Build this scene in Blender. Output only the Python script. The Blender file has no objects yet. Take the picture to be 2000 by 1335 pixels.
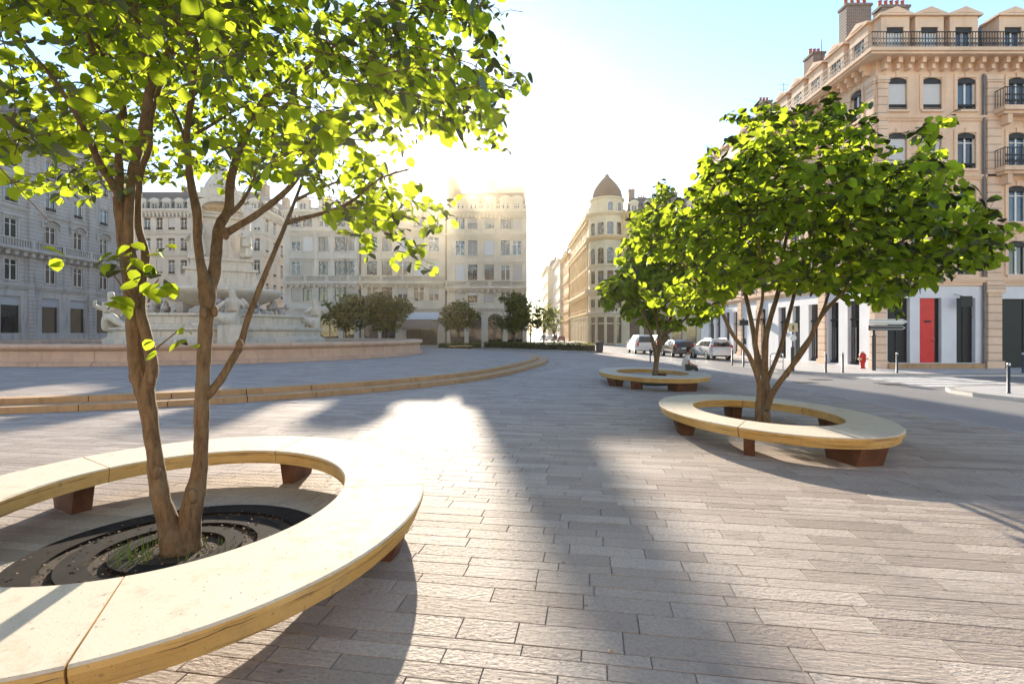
import bpy, math, random
from mathutils import Vector, Matrix, noise
R = math.radians
random.seed(7)
scene = bpy.context.scene
# ------------------------------------------------------------------ camera
H = 1.9            # eye height
F = 1000.0         # focal length in photo pixels (photo is 2000 wide), horizon at y = 650
cam_d = bpy.data.cameras.new("camera"); cam = bpy.data.objects.new("camera", cam_d)
scene.collection.objects.link(cam); scene.camera = cam
cam.location = (0, 0, H); cam.rotation_euler = (R(90), 0, 0)
cam_d.sensor_width = 36; cam_d.lens = 18.0; cam_d.shift_y = -17.5/2000
cam_d.clip_start = 0.05; cam_d.clip_end = 6000
# ------------------------------------------------------------------ world, sun, exposure
SUN_AZ, SUN_EL = R(-7.7), R(18.6)       # azimuth from +Y towards +X
sun_vec = Vector((math.sin(SUN_AZ)*math.cos(SUN_EL), math.cos(SUN_AZ)*math.cos(SUN_EL), math.sin(SUN_EL)))
world = bpy.data.worlds.new("World"); scene.world = world; world.use_nodes = True
nt = world.node_tree; nt.nodes.clear()
wo = nt.nodes.new("ShaderNodeOutputWorld"); bg = nt.nodes.new("ShaderNodeBackground")
sky = nt.nodes.new("ShaderNodeTexSky"); sky.sky_type = 'NISHITA'; sky.sun_disc = False
sky.sun_elevation = SUN_EL; sky.sun_rotation = SUN_AZ; sky.air_density = 1.0; sky.dust_density = 0.04; sky.ozone_density = 1.0
bg.inputs[1].default_value = 0.12
nt.links.new(sky.outputs[0], bg.inputs[0])
# the sun's own disc and aureole in the sky
tc = nt.nodes.new("ShaderNodeTexCoord"); dt = nt.nodes.new("ShaderNodeVectorMath"); dt.operation = 'DOT_PRODUCT'
nt.links.new(tc.outputs['Generated'], dt.inputs[0]); dt.inputs[1].default_value = sun_vec
ac = nt.nodes.new("ShaderNodeMath"); ac.operation = 'ARCCOSINE'; nt.links.new(dt.outputs['Value'], ac.inputs[0])
def wexp(k, amp):
    m = nt.nodes.new("ShaderNodeMath"); m.operation = 'MULTIPLY'; nt.links.new(ac.outputs[0], m.inputs[0]); m.inputs[1].default_value = -k
    e = nt.nodes.new("ShaderNodeMath"); e.operation = 'EXPONENT'; nt.links.new(m.outputs[0], e.inputs[0])
    a = nt.nodes.new("ShaderNodeMath"); a.operation = 'MULTIPLY'; nt.links.new(e.outputs[0], a.inputs[0]); a.inputs[1].default_value = amp
    return a
g1, g2 = wexp(60, 30.0), wexp(18, .4)
ad = nt.nodes.new("ShaderNodeMath"); ad.operation = 'ADD'; nt.links.new(g1.outputs[0], ad.inputs[0]); nt.links.new(g2.outputs[0], ad.inputs[1])
bg2 = nt.nodes.new("ShaderNodeBackground"); bg2.inputs[0].default_value = (1.0, 0.80, 0.46, 1)
nt.links.new(ad.outputs[0], bg2.inputs[1])
ash = nt.nodes.new("ShaderNodeAddShader"); nt.links.new(bg.outputs[0], ash.inputs[0]); nt.links.new(bg2.outputs[0], ash.inputs[1])
nt.links.new(ash.outputs[0], wo.inputs[0])
sl = bpy.data.lights.new("sun", 'SUN'); sun = bpy.data.objects.new("sun", sl); scene.collection.objects.link(sun)
sl.energy = 4.2; sl.angle = R(0.55); sl.color = (1.0, 0.87, 0.69)
sun.rotation_euler = (-sun_vec).to_track_quat('-Z', 'Y').to_euler()
scene.view_settings.view_transform = 'Standard'; scene.view_settings.look = 'None'
scene.view_settings.gamma = 1.0; scene.view_settings.use_curve_mapping = False
scene.view_settings.exposure = 1.65
scene.render.engine = 'CYCLES'
scene.cycles.use_denoising = True
scene.cycles.max_bounces = 8; scene.cycles.transparent_max_bounces = 8
scene.cycles.volume_bounces = 0
scene.cycles.sample_clamp_indirect = 6
# ------------------------------------------------------------------ helpers
COL = scene.collection
def P(px, py, Y):                       # photo pixel at depth Y
    return Vector(((px-1000)/F*Y, Y, H+(650-py)/F*Y))
def G(px, py, z=0.0):                   # photo pixel on the level z
    Y = (H-z)*F/(py-650); return Vector(((px-1000)/F*Y, Y, z))
class MB:
    def __init__(s, T=None): s.v = []; s.f = []; s.T = T; s.tone = []
    def add(s, vs, fs):
        n = len(s.v)
        s.v += [tuple(s.T @ Vector(p)) for p in vs] if s.T is not None else [tuple(p) for p in vs]
        s.f += [tuple(i+n for i in f) for f in fs]; return s
    def box(s, x0, x1, y0, y1, z0, z1, tap=0.0):
        t = tap
        return s.add([(x0,y0,z0),(x1,y0,z0),(x1,y1,z0),(x0,y1,z0),(x0+t,y0+t,z1),(x1-t,y0+t,z1),(x1-t,y1-t,z1),(x0+t,y1-t,z1)],
              [(0,3,2,1),(4,5,6,7),(0,1,5,4),(1,2,6,5),(2,3,7,6),(3,0,4,7)])
    def quad(s, *p): return s.add(p, [tuple(range(len(p)))])
    def prism(s, pts, y0, y1):          # polygon in x,z extruded along y
        n = len(pts)
        return s.add([(x,y0,z) for x,z in pts]+[(x,y1,z) for x,z in pts],
              [tuple(range(n)), tuple(range(2*n-1,n-1,-1))]+[(i,i+n,(i+1)%n+n,(i+1)%n) for i in range(n)])
    def slab(s, pts, z0, z1):           # polygon in x,y extruded along z
        n = len(pts)
        return s.add([(x,y,z0) for x,y in pts]+[(x,y,z1) for x,y in pts],
              [tuple(range(n-1,-1,-1)), tuple(range(n,2*n))]+[(i,(i+1)%n,(i+1)%n+n,i+n) for i in range(n)])
    def lathe(s, prof, n=32, c=(0,0), sx=1.0, sy=1.0, a0=0.0, a1=2*math.pi):
        full = abs(a1-a0-2*math.pi) < 1e-6; m = n if full else n+1; k = len(prof); vs = []; fs = []
        for i in range(m):
            a = a0+(a1-a0)*i/n; ca, sa = math.cos(a), math.sin(a)
            vs += [(c[0]+r*ca*sx, c[1]+r*sa*sy, z) for r, z in prof]
        for i in range(n):
            j = (i+1) % m
            for q in range(k-1): fs.append((i*k+q, j*k+q, j*k+q+1, i*k+q+1))
        return s.add(vs, fs)
    def tube(s, pts, rad, n=8, cap=True):
        pts = [Vector(p) for p in pts]; vs = []; fs = []; up = Vector((0.3,0.2,1)).normalized(); m = len(pts)
        if not hasattr(rad, '__len__'): rad = [rad]*m
        t0 = (pts[1]-pts[0]).normalized(); b = t0.orthogonal().normalized()
        for i in range(m):
            t = (pts[min(i+1,m-1)]-pts[max(i-1,0)]).normalized()
            b = (b-t*b.dot(t)); b = b.normalized() if b.length > 1e-6 else t.orthogonal().normalized()
            c = t.cross(b)
            vs += [pts[i]+(b*math.cos(2*math.pi*q/n)+c*math.sin(2*math.pi*q/n))*rad[i] for q in range(n)]
        for i in range(m-1):
            for q in range(n): fs.append((i*n+q, i*n+(q+1)%n, (i+1)*n+(q+1)%n, (i+1)*n+q))
        if cap: fs += [tuple(range(n-1,-1,-1)), tuple(range((m-1)*n, m*n))]
        return s.add(vs, fs)
    def sphere(s, c, r, n=10, m=7, sc=(1,1,1)):
        vs = [(c[0], c[1], c[2]+r*sc[2])]; fs = []
        for i in range(1, m):
            th = math.pi*i/m
            vs += [(c[0]+r*sc[0]*math.sin(th)*math.cos(2*math.pi*q/n), c[1]+r*sc[1]*math.sin(th)*math.sin(2*math.pi*q/n), c[2]+r*sc[2]*math.cos(th)) for q in range(n)]
        vs.append((c[0], c[1], c[2]-r*sc[2])); L = len(vs)-1
        for q in range(n): fs.append((0, 1+q, 1+(q+1)%n)); fs.append((L, L-n+(q+1)%n, L-n+q))
        for i in range(m-2):
            for q in range(n): fs.append((1+i*n+q, 1+(i+1)*n+q, 1+(i+1)*n+(q+1)%n, 1+i*n+(q+1)%n))
        return s.add(vs, fs)
    def mesh(s, name, mat, smooth=False):
        me = bpy.data.meshes.new(name); me.from_pydata(s.v, [], s.f)
        if mat: me.materials.append(mat)
        if smooth: me.polygons.foreach_set('use_smooth', [True]*len(me.polygons))
        if s.tone:
            at = me.attributes.new('tone', 'FLOAT', 'FACE'); at.data.foreach_set('value', s.tone)
        me.update(); return me
    def build(s, name, mat, parent=None, smooth=False, M=None):
        return ob(name, s.mesh(name, mat, smooth), parent, M)
def ob(name, me, parent=None, M=None):
    o = bpy.data.objects.new(name, me); COL.objects.link(o)
    if parent is not None: o.parent = parent
    if M is not None: o.matrix_local = M
    return o
def thing(name, label, cat, loc=(0,0,0), rz=0.0, group=None):
    o = bpy.data.objects.new(name, None); COL.objects.link(o); o.empty_display_size = 0.2
    o.location = loc; o.rotation_euler = (0,0,rz)
    return tag(o, label, cat, group)
def tag(o, label, cat, group=None):
    o['label'] = label; o['category'] = cat
    if group: o['group'] = group
    return o
def struct(o): o['kind'] = 'structure'; return o
def stuff(o): o['kind'] = 'stuff'; return o
def copy_tree(o, parent=None):
    c = o.copy(); COL.objects.link(c); c.parent = parent
    for ch in list(o.children): copy_tree(ch, c)
    return c
def Tr(x, y, z): return Matrix.Translation((x, y, z))
def Rz(a): return Matrix.Rotation(a, 4, 'Z')
def smooth_path(pts, k=4):
    pts = [tuple(p) for p in pts]; out = []
    e = [pts[0]]+pts+[pts[-1]]
    for i in range(len(pts)-1):
        p0, p1, p2, p3 = e[i:i+4]
        for j in range(k):
            t = j/k
            out.append(tuple(.5*((2*b)+(c-a)*t+(2*a-5*b+4*c-d)*t*t+(3*b-a-3*c+d)*t**3) for a,b,c,d in zip(p0,p1,p2,p3)))
    out.append(pts[-1]); return out
def inside(poly, x, y):
    r = False; j = len(poly)-1
    for i in range(len(poly)):
        xi, yi = poly[i]; xj, yj = poly[j]
        if (yi > y) != (yj > y) and x < (xj-xi)*(y-yi)/(yj-yi)+xi: r = not r
        j = i
    return r
# ------------------------------------------------------------------ materials
MATS = {}
class N:
    def __init__(s, name):
        s.m = bpy.data.materials.new(name); s.m.use_nodes = True; s.t = s.m.node_tree; s.t.nodes.clear()
        s.out = s.n('OutputMaterial'); s.b = s.n('BsdfPrincipled'); s.l(s.b.outputs[0], s.out.inputs[0])
    def n(s, typ, **kw):
        x = s.t.nodes.new('ShaderNode'+typ)
        for k, v in kw.items(): setattr(x, k, v)
        return x
    def l(s, a, b): s.t.links.new(a, b)
    def math(s, op, a, b=None, c=None):
        x = s.n('Math', operation=op)
        for i, v in enumerate((a, b, c)):
            if v is None: continue
            if isinstance(v, (int, float)): x.inputs[i].default_value = v
            else: s.l(v, x.inputs[i])
        return x.outputs[0]
    def mix(s, fac, a, b, mode='MIX'):
        x = s.n('Mix', data_type='RGBA', blend_type=mode)
        for i, v in ((0, fac), (6, a), (7, b)):
            if isinstance(v, (int, float)): x.inputs[i].default_value = v
            elif isinstance(v, tuple): x.inputs[i].default_value = (*v[:3], 1)
            else: s.l(v, x.inputs[i])
        return x.outputs[2]
    def noise(s, vec, scale, detail=4, rough=.55):
        x = s.n('TexNoise'); x.inputs['Scale'].default_value = scale; x.inputs['Detail'].default_value = detail; x.inputs['Roughness'].default_value = rough
        if vec is not None: s.l(vec, x.inputs['Vector'])
        return x.outputs[0]
    def ramp(s, fac, a, b, lo=0.0, hi=1.0):
        x = s.n('MapRange'); s.l(fac, x.inputs[0])
        for i, v in ((1, a), (2, b), (3, lo), (4, hi)): x.inputs[i].default_value = v
        return x.outputs[0]
    def pos(s): return s.n('NewGeometry').outputs['Position']
    def obj(s): return s.n('TexCoord').outputs['Object']
    def map(s, vec, scale=(1,1,1), rot=(0,0,0)):
        x = s.n('Mapping'); s.l(vec, x.inputs[0]); x.inputs['Scale'].default_value = scale; x.inputs['Rotation'].default_value = rot
        return x.outputs[0]
    def bump(s, h, strength=.5, dist=.02):
        x = s.n('Bump'); x.inputs['Strength'].default_value = strength; x.inputs['Distance'].default_value = dist
        s.l(h, x.inputs['Height']); s.l(x.outputs[0], s.b.inputs['Normal'])
    def set(s, col=None, rough=None, metal=None, spec=None):
        for k, v in (('Base Color', col), ('Roughness', rough), ('Metallic', metal), ('Specular IOR Level', spec)):
            if v is None: continue
            if isinstance(v, (int, float)): s.b.inputs[k].default_value = v
            elif isinstance(v, tuple): s.b.inputs[k].default_value = (*v[:3], 1)
            else: s.l(v, s.b.inputs[k])
        return s.m
def plain(name, col, rough=.6, metal=0.0, var=.25, scale=3.0, bump=.15, spec=.4, space='pos'):
    n = N(name); v = n.pos() if space == 'pos' else n.obj()
    a = n.noise(v, scale, 5); c2 = tuple(c*(1-var) for c in col); c3 = tuple(min(1, c*(1+var*.6)) for c in col)
    c = n.mix(n.ramp(a, .3, .7), c2, c3)
    if bump: n.bump(n.noise(v, scale*14, 3), bump, .01)
    MATS[name] = n.m
    return n.set(c, rough, metal, spec)
def stone(name, col, stain=(.2,.17,.15), course=0.0, amount=.35, rough=.85, scale=1.0):
    n = N(name); v = n.pos()
    a = n.noise(v, .6*scale, 5); b = n.noise(v, 9*scale, 4)
    c = n.mix(n.ramp(a, .3, .7), tuple(x*.86 for x in col), tuple(min(.9, x*1.08) for x in col))
    c = n.mix(n.math('MULTIPLY', n.ramp(b, .45, .8), .25), c, tuple(x*.6 for x in col))
    st = n.noise(n.map(v, (2.2*scale, 2.2*scale, .25*scale)), 1.0, 5)
    c = n.mix(n.math('MULTIPLY', n.ramp(st, .52, .8), amount), c, stain)
    h = n.math('MULTIPLY', b, .3)
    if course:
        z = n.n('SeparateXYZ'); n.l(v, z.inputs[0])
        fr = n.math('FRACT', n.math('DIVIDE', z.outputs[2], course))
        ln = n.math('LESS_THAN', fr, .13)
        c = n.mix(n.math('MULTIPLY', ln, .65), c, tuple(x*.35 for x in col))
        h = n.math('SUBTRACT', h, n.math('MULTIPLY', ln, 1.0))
    n.bump(h, .5, .03)
    MATS[name] = n.m
    return n.set(c, rough, 0.0, .3)
# ================================================================== GROUND
def paver_mat(name, pattern):
    n = N(name); v = n.pos(); ang = R(-9)
    rv = n.map(v, (1,1,1), (0,0,-ang))
    if pattern:                                   # beyond the single stones the joints are a pattern
        br = n.n('TexBrick'); br.offset = .37; br.squash = 1.0; n.l(rv, br.inputs['Vector'])
        br.inputs['Scale'].default_value = 1.0; br.inputs['Brick Width'].default_value = .8; br.inputs['Row Height'].default_value = .21
        br.inputs['Mortar Size'].default_value = .006; br.inputs['Mortar Smooth'].default_value = .3; br.inputs['Bias'].default_value = 0
        br.inputs['Color1'].default_value = (.1,.1,.1,1); br.inputs['Color2'].default_value = (.9,.9,.9,1); br.inputs['Mortar'].default_value = (.5,.5,.5,1)
        sp = n.n('SeparateColor'); n.l(br.outputs['Color'], sp.inputs[0]); tone = sp.outputs[0]; mort = br.outputs['Fac']
    else:
        at = n.n('Attribute', attribute_name='tone'); tone = at.outputs['Fac']; mort = None
    c = n.mix(tone, (.305,.255,.222), (.465,.405,.36))
    big = n.noise(v, .35, 4); c = n.mix(n.math('MULTIPLY', n.ramp(big, .4, .7), .45), c, (.40,.32,.265))
    fine = n.noise(v, 38, 6, .7); c = n.mix(n.math('MULTIPLY', n.ramp(fine, .42, .7), .55), c, (.17,.16,.155))
    spots = n.noise(v, 7, 3); c = n.mix(n.math('MULTIPLY', n.ramp(spots, .62, .72), .35), c, (.15,.14,.135))
    vo = n.n('TexVoronoi'); vo.inputs['Scale'].default_value = 2.6; n.l(v, vo.inputs['Vector']); gum = n.math('LESS_THAN', vo.outputs['Distance'], .045); c = n.mix(n.math('MULTIPLY', gum, .6), c, (.09,.085,.08))
    wear = n.noise(v, 1.1, 6, .65); c = n.mix(n.math('MULTIPLY', n.ramp(wear, .55, .68), .4), c, (.17,.15,.14))
    if mort: c = n.mix(n.math('MULTIPLY', mort, .75), c, (.15,.135,.12))
    # hammered relief on some stones, sawn ripples on the others
    ham = n.noise(n.map(rv, (1,1.7,1)), 22, 3, .6)
    rip = n.noise(n.map(rv, (.22,1,1)), 34, 4, .62)
    sel = n.math('GREATER_THAN', n.math('FRACT', n.math('MULTIPLY', tone, 7.3)), .45)
    hh = n.mix(sel, ham, rip)
    hh = n.math('ADD', n.math('MULTIPLY', hh, 1.0), n.math('MULTIPLY', fine, .25))
    if mort: hh = n.math('SUBTRACT', hh, n.math('MULTIPLY', mort, 2.0))
    n.bump(hh, .75, .017)
    MATS[name] = n.m
    return n.set(c, n.ramp(fine, .3, .7, .6, .8), 0, .12)
paver_mat('paver', False); paver_mat('paving', True)
def asphalt(name, col):
    n = N(name); v = n.pos(); a = n.noise(v, 60, 4, .7); b = n.noise(v, .5, 5)
    c = n.mix(n.ramp(a, .35, .65), tuple(x*.7 for x in col), tuple(x*1.35 for x in col))
    c = n.mix(n.math('MULTIPLY', n.ramp(b, .45, .65), .3), c, tuple(x*.65 for x in col))
    n.bump(a, .4, .006); MATS[name] = n.m
    return n.set(c, .5, 0, .5)
asphalt('asphalt', (.23,.222,.217)); asphalt('sidewalk', (.50,.48,.455))
plain('kerb_stone', (.36,.33,.3), .75); plain('white_paint', (.72,.71,.68), .6, var=.2, scale=6)
stone('step_stone', (.45,.29,.16), (.16,.10,.06), amount=.5, scale=3)
def sheet(name, poly, z, mat): 
    return struct(MB().quad(*[(x, y, z) for x, y in poly]).build(name, mat))
sheet('ground', [(-600,-90),(600,-90),(600,1300),(-600,1300)], -.09, MATS['asphalt'])
PX = 9.7
plaza = sheet('plaza', [(-90,-30),(PX,-30),(PX,50),(4,110),(-90,110)], -.012, MATS['paving'])
MB().slab([(PX,-30),(PX+.16,-30),(PX+.16,50),(PX,50)], -.085, -.006).build('kerb', MATS['kerb_stone'], plaza)
road = sheet('road', [(PX+.16,-30),(60,-30),(60,24.3),(17,24.3),(17,190),(4.1,190),(4.1,110),(PX+.16,50)], -.07, MATS['asphalt'])
# right-hand pavement with its rounded corner, kerb 0.12 m
def rounded_corner(x0, y0, r):
    return [(x0+r-r*math.cos(a), y0+r-r*math.sin(a)) for a in [R(t) for t in range(0, 91, 10)]]
rc = rounded_corner(13.6, 23.2, 3.0)
pv = struct(MB().slab(rc+[(70,23.2),(70,27.3),(20,27.3),(20,200),(16.9,200),(16.9,33.5),(15.5,31.5),(13.6,31)], -.09, .045).build('pavement', MATS['sidewalk']))
k = MB()
for (a, b) in zip([(13.6,31)]+rc+[(40,23.2)], rc+[(40,23.2),(40,23.2)]):
    d = Vector((b[0]-a[0], b[1]-a[1], 0))
    if d.length < .01: continue
    nn = Vector((d.y, -d.x, 0)).normalized()*.17
    k.slab([(a[0],a[1]),(a[0]-nn.x,a[1]-nn.y),(b[0]-nn.x,b[1]-nn.y),(b[0],b[1])], .03, .05)
k.build('kerb', MATS['kerb_stone'], pv)
nose = [(14.3,15.9),(14.45,16.9),(14.9,17.6),(15.8,18.05),(17,18.2),(40,18.2),(40,8),(17.5,8),(15.8,12),(14.5,14.8)]
ps = struct(MB().slab(nose, -.09, .05).build('pavement', MATS['sidewalk']))
k = MB()
for a, b in zip(nose, nose[1:6]):
    d = Vector((b[0]-a[0], b[1]-a[1], 0)); nn = Vector((d.y, -d.x, 0)).normalized()*.17
    k.slab([a, b, (b[0]+nn.x, b[1]+nn.y), (a[0]+nn.x, a[1]+nn.y)], .035, .056)
k.build('kerb', MATS['kerb_stone'], ps)
for i in range(5):                               # zebra stripes
    y = 18.9+i*.88
    MB().quad((15.3,y,-.066),(19.6,y,-.066),(19.6,y+.46,-.066),(15.3,y+.46,-.066)).build('zebra_stripe', MATS['white_paint'], road)
for i in range(7):
    y = 27+i*6
    MB().quad((11.0,y,-.066),(11.1,y,-.066),(11.1,y+3,-.066),(11.0,y+3,-.066)).build('lane_line', MATS['white_paint'], road)
mh = plain('iron_cover', (.05,.05,.05), .5, .4)
for x, y in ((13.0,21.6),(14.6,19.6),(11.7,20.4)):
    o = MB().box(-.4,.4,-.25,.25,-.07,-.062).build('drain_cover', mh, road); o.location = (x,y,0)
# ------------------------------------------------------------------ fountain platform: two curved steps
LO = [(-12.03,12.03),(-7.09,14.18),(-4.71,16.3),(-2.7,18.27),(-.9,21.47),(.75,26.76),(1.84,30.65),(2.38,34.55)]
PC = (-20.5, 37.0)
knots = sorted((math.atan2(y-PC[1], x-PC[0]), math.hypot(x-PC[0], y-PC[1])) for x, y in LO)
def step_r(a):
    a = (a+math.pi) % (2*math.pi)-math.pi
    if a < knots[0][0]:
        t = min(1, (knots[0][0]-a)/.5); return knots[0][1]*(1-t)+25.5*t if a < -1.3 else knots[0][1]
    if a > knots[-1][0]: 
        t = min(1, (a-knots[-1][0])/.8); return knots[-1][1]*(1-t)+22.5*t
    for (a0, r0), (a1, r1) in zip(knots, knots[1:]):
        if a <= a1: return r0+(r1-r0)*(a-a0)/(a1-a0)
raw = [step_r(-math.pi+2*math.pi*i/180) for i in range(180)]
for _ in range(3): raw = [(raw[i-2]+2*raw[i-1]+3*raw[i]+2*raw[(i+1)%180]+raw[(i+2)%180])/9 for i in range(180)]
def ring_pt(i, off): 
    a = -math.pi+2*math.pi*(i % 180)/180; r = raw[i % 180]+off
    return (PC[0]+r*math.cos(a), PC[1]+r*math.sin(a))
platform = struct(MB().quad(*[(*ring_pt(i, -.62-.38), .288) for i in range(180)]).build('platform', MATS['paving']))
for off, z0, z1, w in ((0, -.01, .145, .75), (-.62, .13, .29, .45)):
    i = 84                                      # stones only where they can be seen; the hidden back is one part
    for i in range(0, 180, 2):
        m = MB()
        g = .02/25
        A, B, C_ = ring_pt(i, off), ring_pt(i+1, off), ring_pt(i+2, off)
        a, b, c = ring_pt(i, off-w), ring_pt(i+1, off-w), ring_pt(i+2, off-w)
        sh = lambda p, q, t: (p[0]+(q[0]-p[0])*t, p[1]+(q[1]-p[1])*t)
        A, a, C_, c = sh(A, B, .012), sh(a, b, .012), sh(C_, B, .012), sh(c, b, .012)
        m.slab([a, A, B, C_, c, b], z0, z1+random.uniform(-.004,.004))
        m.build('step_stone', MATS['step_stone'], platform)
# ------------------------------------------------------------------ pavers
def in_platform(x, y, off=0.0):
    a = math.atan2(y-PC[1], x-PC[0]); i = int((a+math.pi)/(2*math.pi)*180) % 180
    return math.hypot(x-PC[0], y-PC[1]) < raw[i]+off
CA, SA = math.cos(R(-9)), math.sin(R(-9))
rng = random.Random(3); stones = []
v = -2.0
while v < 34:
    hgt = rng.choice((.11,.14,.16,.2,.23)); u = -16-rng.random()
    while u < 16:
        L = rng.uniform(.35,1.1); cx, cy = u+L/2, v+hgt/2
        X, Y = cx*CA-cy*SA, cx*SA+cy*CA
        ok = Y > 1.2 and abs(X) < Y*1.12+.8 and not in_platform(X, Y, .7)
        xs = [(a*CA-b*SA, a*SA+b*CA) for a, b in ((u,v),(u+L,v),(u+L,v+hgt),(u,v+hgt))]
        if ok and max(p[0] for p in xs) < PX-.01: stones.append((u, v, L, hgt, X, Y))
        u += L
    v += hgt
def stone_shape(m, s):
    u, v, L, h, X, Y = s; g = .004; e = .0055; dz = rng.uniform(-.002,.001); tilt = rng.uniform(-.0012,.0012)
    P8 = [(u+g,v+g),(u+L-g,v+g),(u+L-g,v+h-g),(u+g,v+h-g)]; Q8 = [(u+e,v+e),(u+L-e,v+e),(u+L-e,v+h-e),(u+e,v+h-e)]
    vs = [(a*CA-b*SA, a*SA+b*CA, -.0125) for a, b in P8]+[(a*CA-b*SA, a*SA+b*CA, -.0018+dz) for a, b in P8]+[(a*CA-b*SA, a*SA+b*CA, dz+tilt*(1 if i in (0,3) else -1)) for i, (a, b) in enumerate(Q8)]
    fs = [(8,9,10,11)]+[(i+4,(i+1)%4+4,(i+1)%4+8,i+8) for i in range(4)]+[(i,(i+1)%4,(i+1)%4+4,i+4) for i in range(4)]
    m.add(vs, fs); m.tone += [rng.random()]*9
def vis(s):
    px, py = 1000+F*s[4]/s[5], 650+F*H/s[5]
    return -60 < px < 2060 and py < 1380
near = sorted([s for s in stones if vis(s)], key=lambda s: -s[2]*s[3]/s[5]**2)[:300]; ns = set(id(s) for s in near)
for s in near:
    m = MB(); stone_shape(m, s); m.build('paver', MATS['paver'], plaza)
m = MB()
for s in stones:
    if id(s) not in ns: stone_shape(m, s)
stuff(m.build('paving_field', MATS['paver'], plaza))
# ================================================================== BENCHES
n = N('bench_stone'); v = n.pos()
a = n.noise(v, 1.3, 6, .6); b = n.noise(v, 45, 5, .7); cc = n.mix(n.ramp(a, .3, .7), (.52,.30,.085), (.64,.43,.18))
cc = n.mix(n.math('MULTIPLY', n.ramp(b, .5, .8), .3), cc, (.33,.25,.15))
sp = n.noise(v, 16, 2); cc = n.mix(n.math('MULTIPLY', n.ramp(sp, .68, .74), .5), cc, (.2,.15,.1))
vein = n.noise(n.map(v, (1.2,1.2,34)), 1.0, 5, .65); z = n.n('SeparateXYZ'); n.l(n.n('NewGeometry').outputs['True Normal'], z.inputs[0])
side = n.math('LESS_THAN', n.math('ABSOLUTE', z.outputs[2]), .6)
cc = n.mix(side, n.mix(.82, cc, (.58,.545,.49)), cc)
cc = n.mix(n.math('MULTIPLY', n.ramp(n.noise(v, 3.2, 6, .7), .56, .66), .35), cc, (.42,.31,.17))
cc = n.mix(n.math('MULTIPLY', n.math('MULTIPLY', n.ramp(vein, .54, .64), side), .75), cc, (.24,.14,.05))
pz = n.n('SeparateXYZ'); n.l(v, pz.inputs[0]); wob = n.noise(n.map(v, (1.5,1.5,.2)), 2.0, 4)
crk = n.math('LESS_THAN', n.math('ABSOLUTE', n.math('SUBTRACT', pz.outputs[2], n.math('ADD', .372, n.math('MULTIPLY', wob, .055)))), n.math('MULTIPLY', n.ramp(n.noise(v, 4, 4), .42, .62), .0045))
cc = n.mix(n.math('MULTIPLY', n.math('MULTIPLY', crk, side), .85), cc, (.07,.045,.03))
dirt = n.noise(v, 6.5, 7, .72); cc = n.mix(n.math('MULTIPLY', n.ramp(dirt, .55, .7), .38), cc, (.27,.22,.16))
pits = n.noise(v, 85, 2); cc = n.mix(n.math('MULTIPLY', n.ramp(pits, .68, .72), .7), cc, (.16,.12,.08))
n.bump(n.math('ADD', n.math('MULTIPLY', n.math('SUBTRACT', b, n.ramp(pits, .66, .72)), .6), n.math('MULTIPLY', n.math('MULTIPLY', vein, side), -1.2)), .3, .008)
MATS['bench_stone'] = n.set(cc, n.ramp(dirt, .3, .7, .7, .88), 0, .18)
plain('corten', (.13,.055,.03), .7, .15, var=.45, scale=5, bump=.3)
plain('pit_steel', (.02,.017,.016), .9, .0, var=.35, scale=6, spec=.1)
def ell_pt(c, a, b, rot, t, s=0.0):
    x, y = (a+s)*math.cos(t), (b+s)*math.sin(t)
    return (c[0]+x*math.cos(rot)-y*math.sin(rot), c[1]+x*math.sin(rot)+y*math.cos(rot))
def ell_t(c, a, b, rot, X, Y):
    dx, dy = X-c[0], Y-c[1]; x, y = dx*math.cos(rot)+dy*math.sin(rot), -dx*math.sin(rot)+dy*math.cos(rot)
    return math.atan2(y/b, x/a)
def bench(label, c, a, b, rot, w, joints, legs):
    wa, w = w; ai, bi = a-wa, b-w
    root = thing('ring_bench', label, 'bench', (c[0], c[1], 0), group='ring benches round the trees')
    c = (0, 0)
    js = sorted(j % (2*math.pi) for j in joints)
    prof = [(-.012,.45),(0,.438),(0,.405),(-.05,.285),(-.07,.278)]        # outer lip
    ip = [(.07,.278),(.018,.29),(0,.435),(.012,.45)]
    for k, t0 in enumerate(js):
        t1 = js[(k+1) % len(js)]
        if t1 <= t0: t1 += 2*math.pi
        nn = max(6, int((t1-t0)/.06)); g = .006/b
        vs = []; fs = []; K = len(prof)+len(ip)
        for i in range(nn+1):
            t = t0+g+(t1-t0-2*g)*i/nn
            vs += [(*ell_pt(c, a, b, rot, t, o), z) for o, z in prof]
            vs += [(*ell_pt(c, ai, bi, rot, t, o), z) for o, z in ip]
        for i in range(nn):
            for q in range(K): fs.append((i*K+q, i*K+(q+1)%K, (i+1)*K+(q+1)%K, (i+1)*K+q))
        fs += [tuple(range(K)), tuple(range((nn+1)*K-1, nn*K-1, -1))]
        MB().add(vs, fs).build('seat_slab', MATS['bench_stone'], root)
    for t, hw in legs:
        p0, p1 = Vector(ell_pt(c, ai, bi, rot, t, .12)), Vector(ell_pt(c, a, b, rot, t, -.1))
        d = (p1-p0).normalized(); q = Vector((-d.y, d.x))*hw; i0 = p0+d*.07; i1 = p1-d*.1
        MB().add([(*(i0+q),0),(*(i0-q),0),(*(i1-q),0),(*(i1+q),0),(*(p0+q),.2795),(*(p0-q),.2795),(*(p1-q),.2795),(*(p1+q),.2795)],
            [(0,1,2,3),(7,6,5,4),(0,4,5,1),(1,5,6,2),(2,6,7,3),(3,7,4,0)]).build('leg', MATS['corten'], root)
    return root
B1 = ((-3.02,4.63), 2.64, 2.18, R(-72.6), (.92,.75))
def tt(B, px, py): 
    p = G(px, py, .45); return ell_t(B[0], B[1], B[2], B[3], p.x, p.y)
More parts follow.
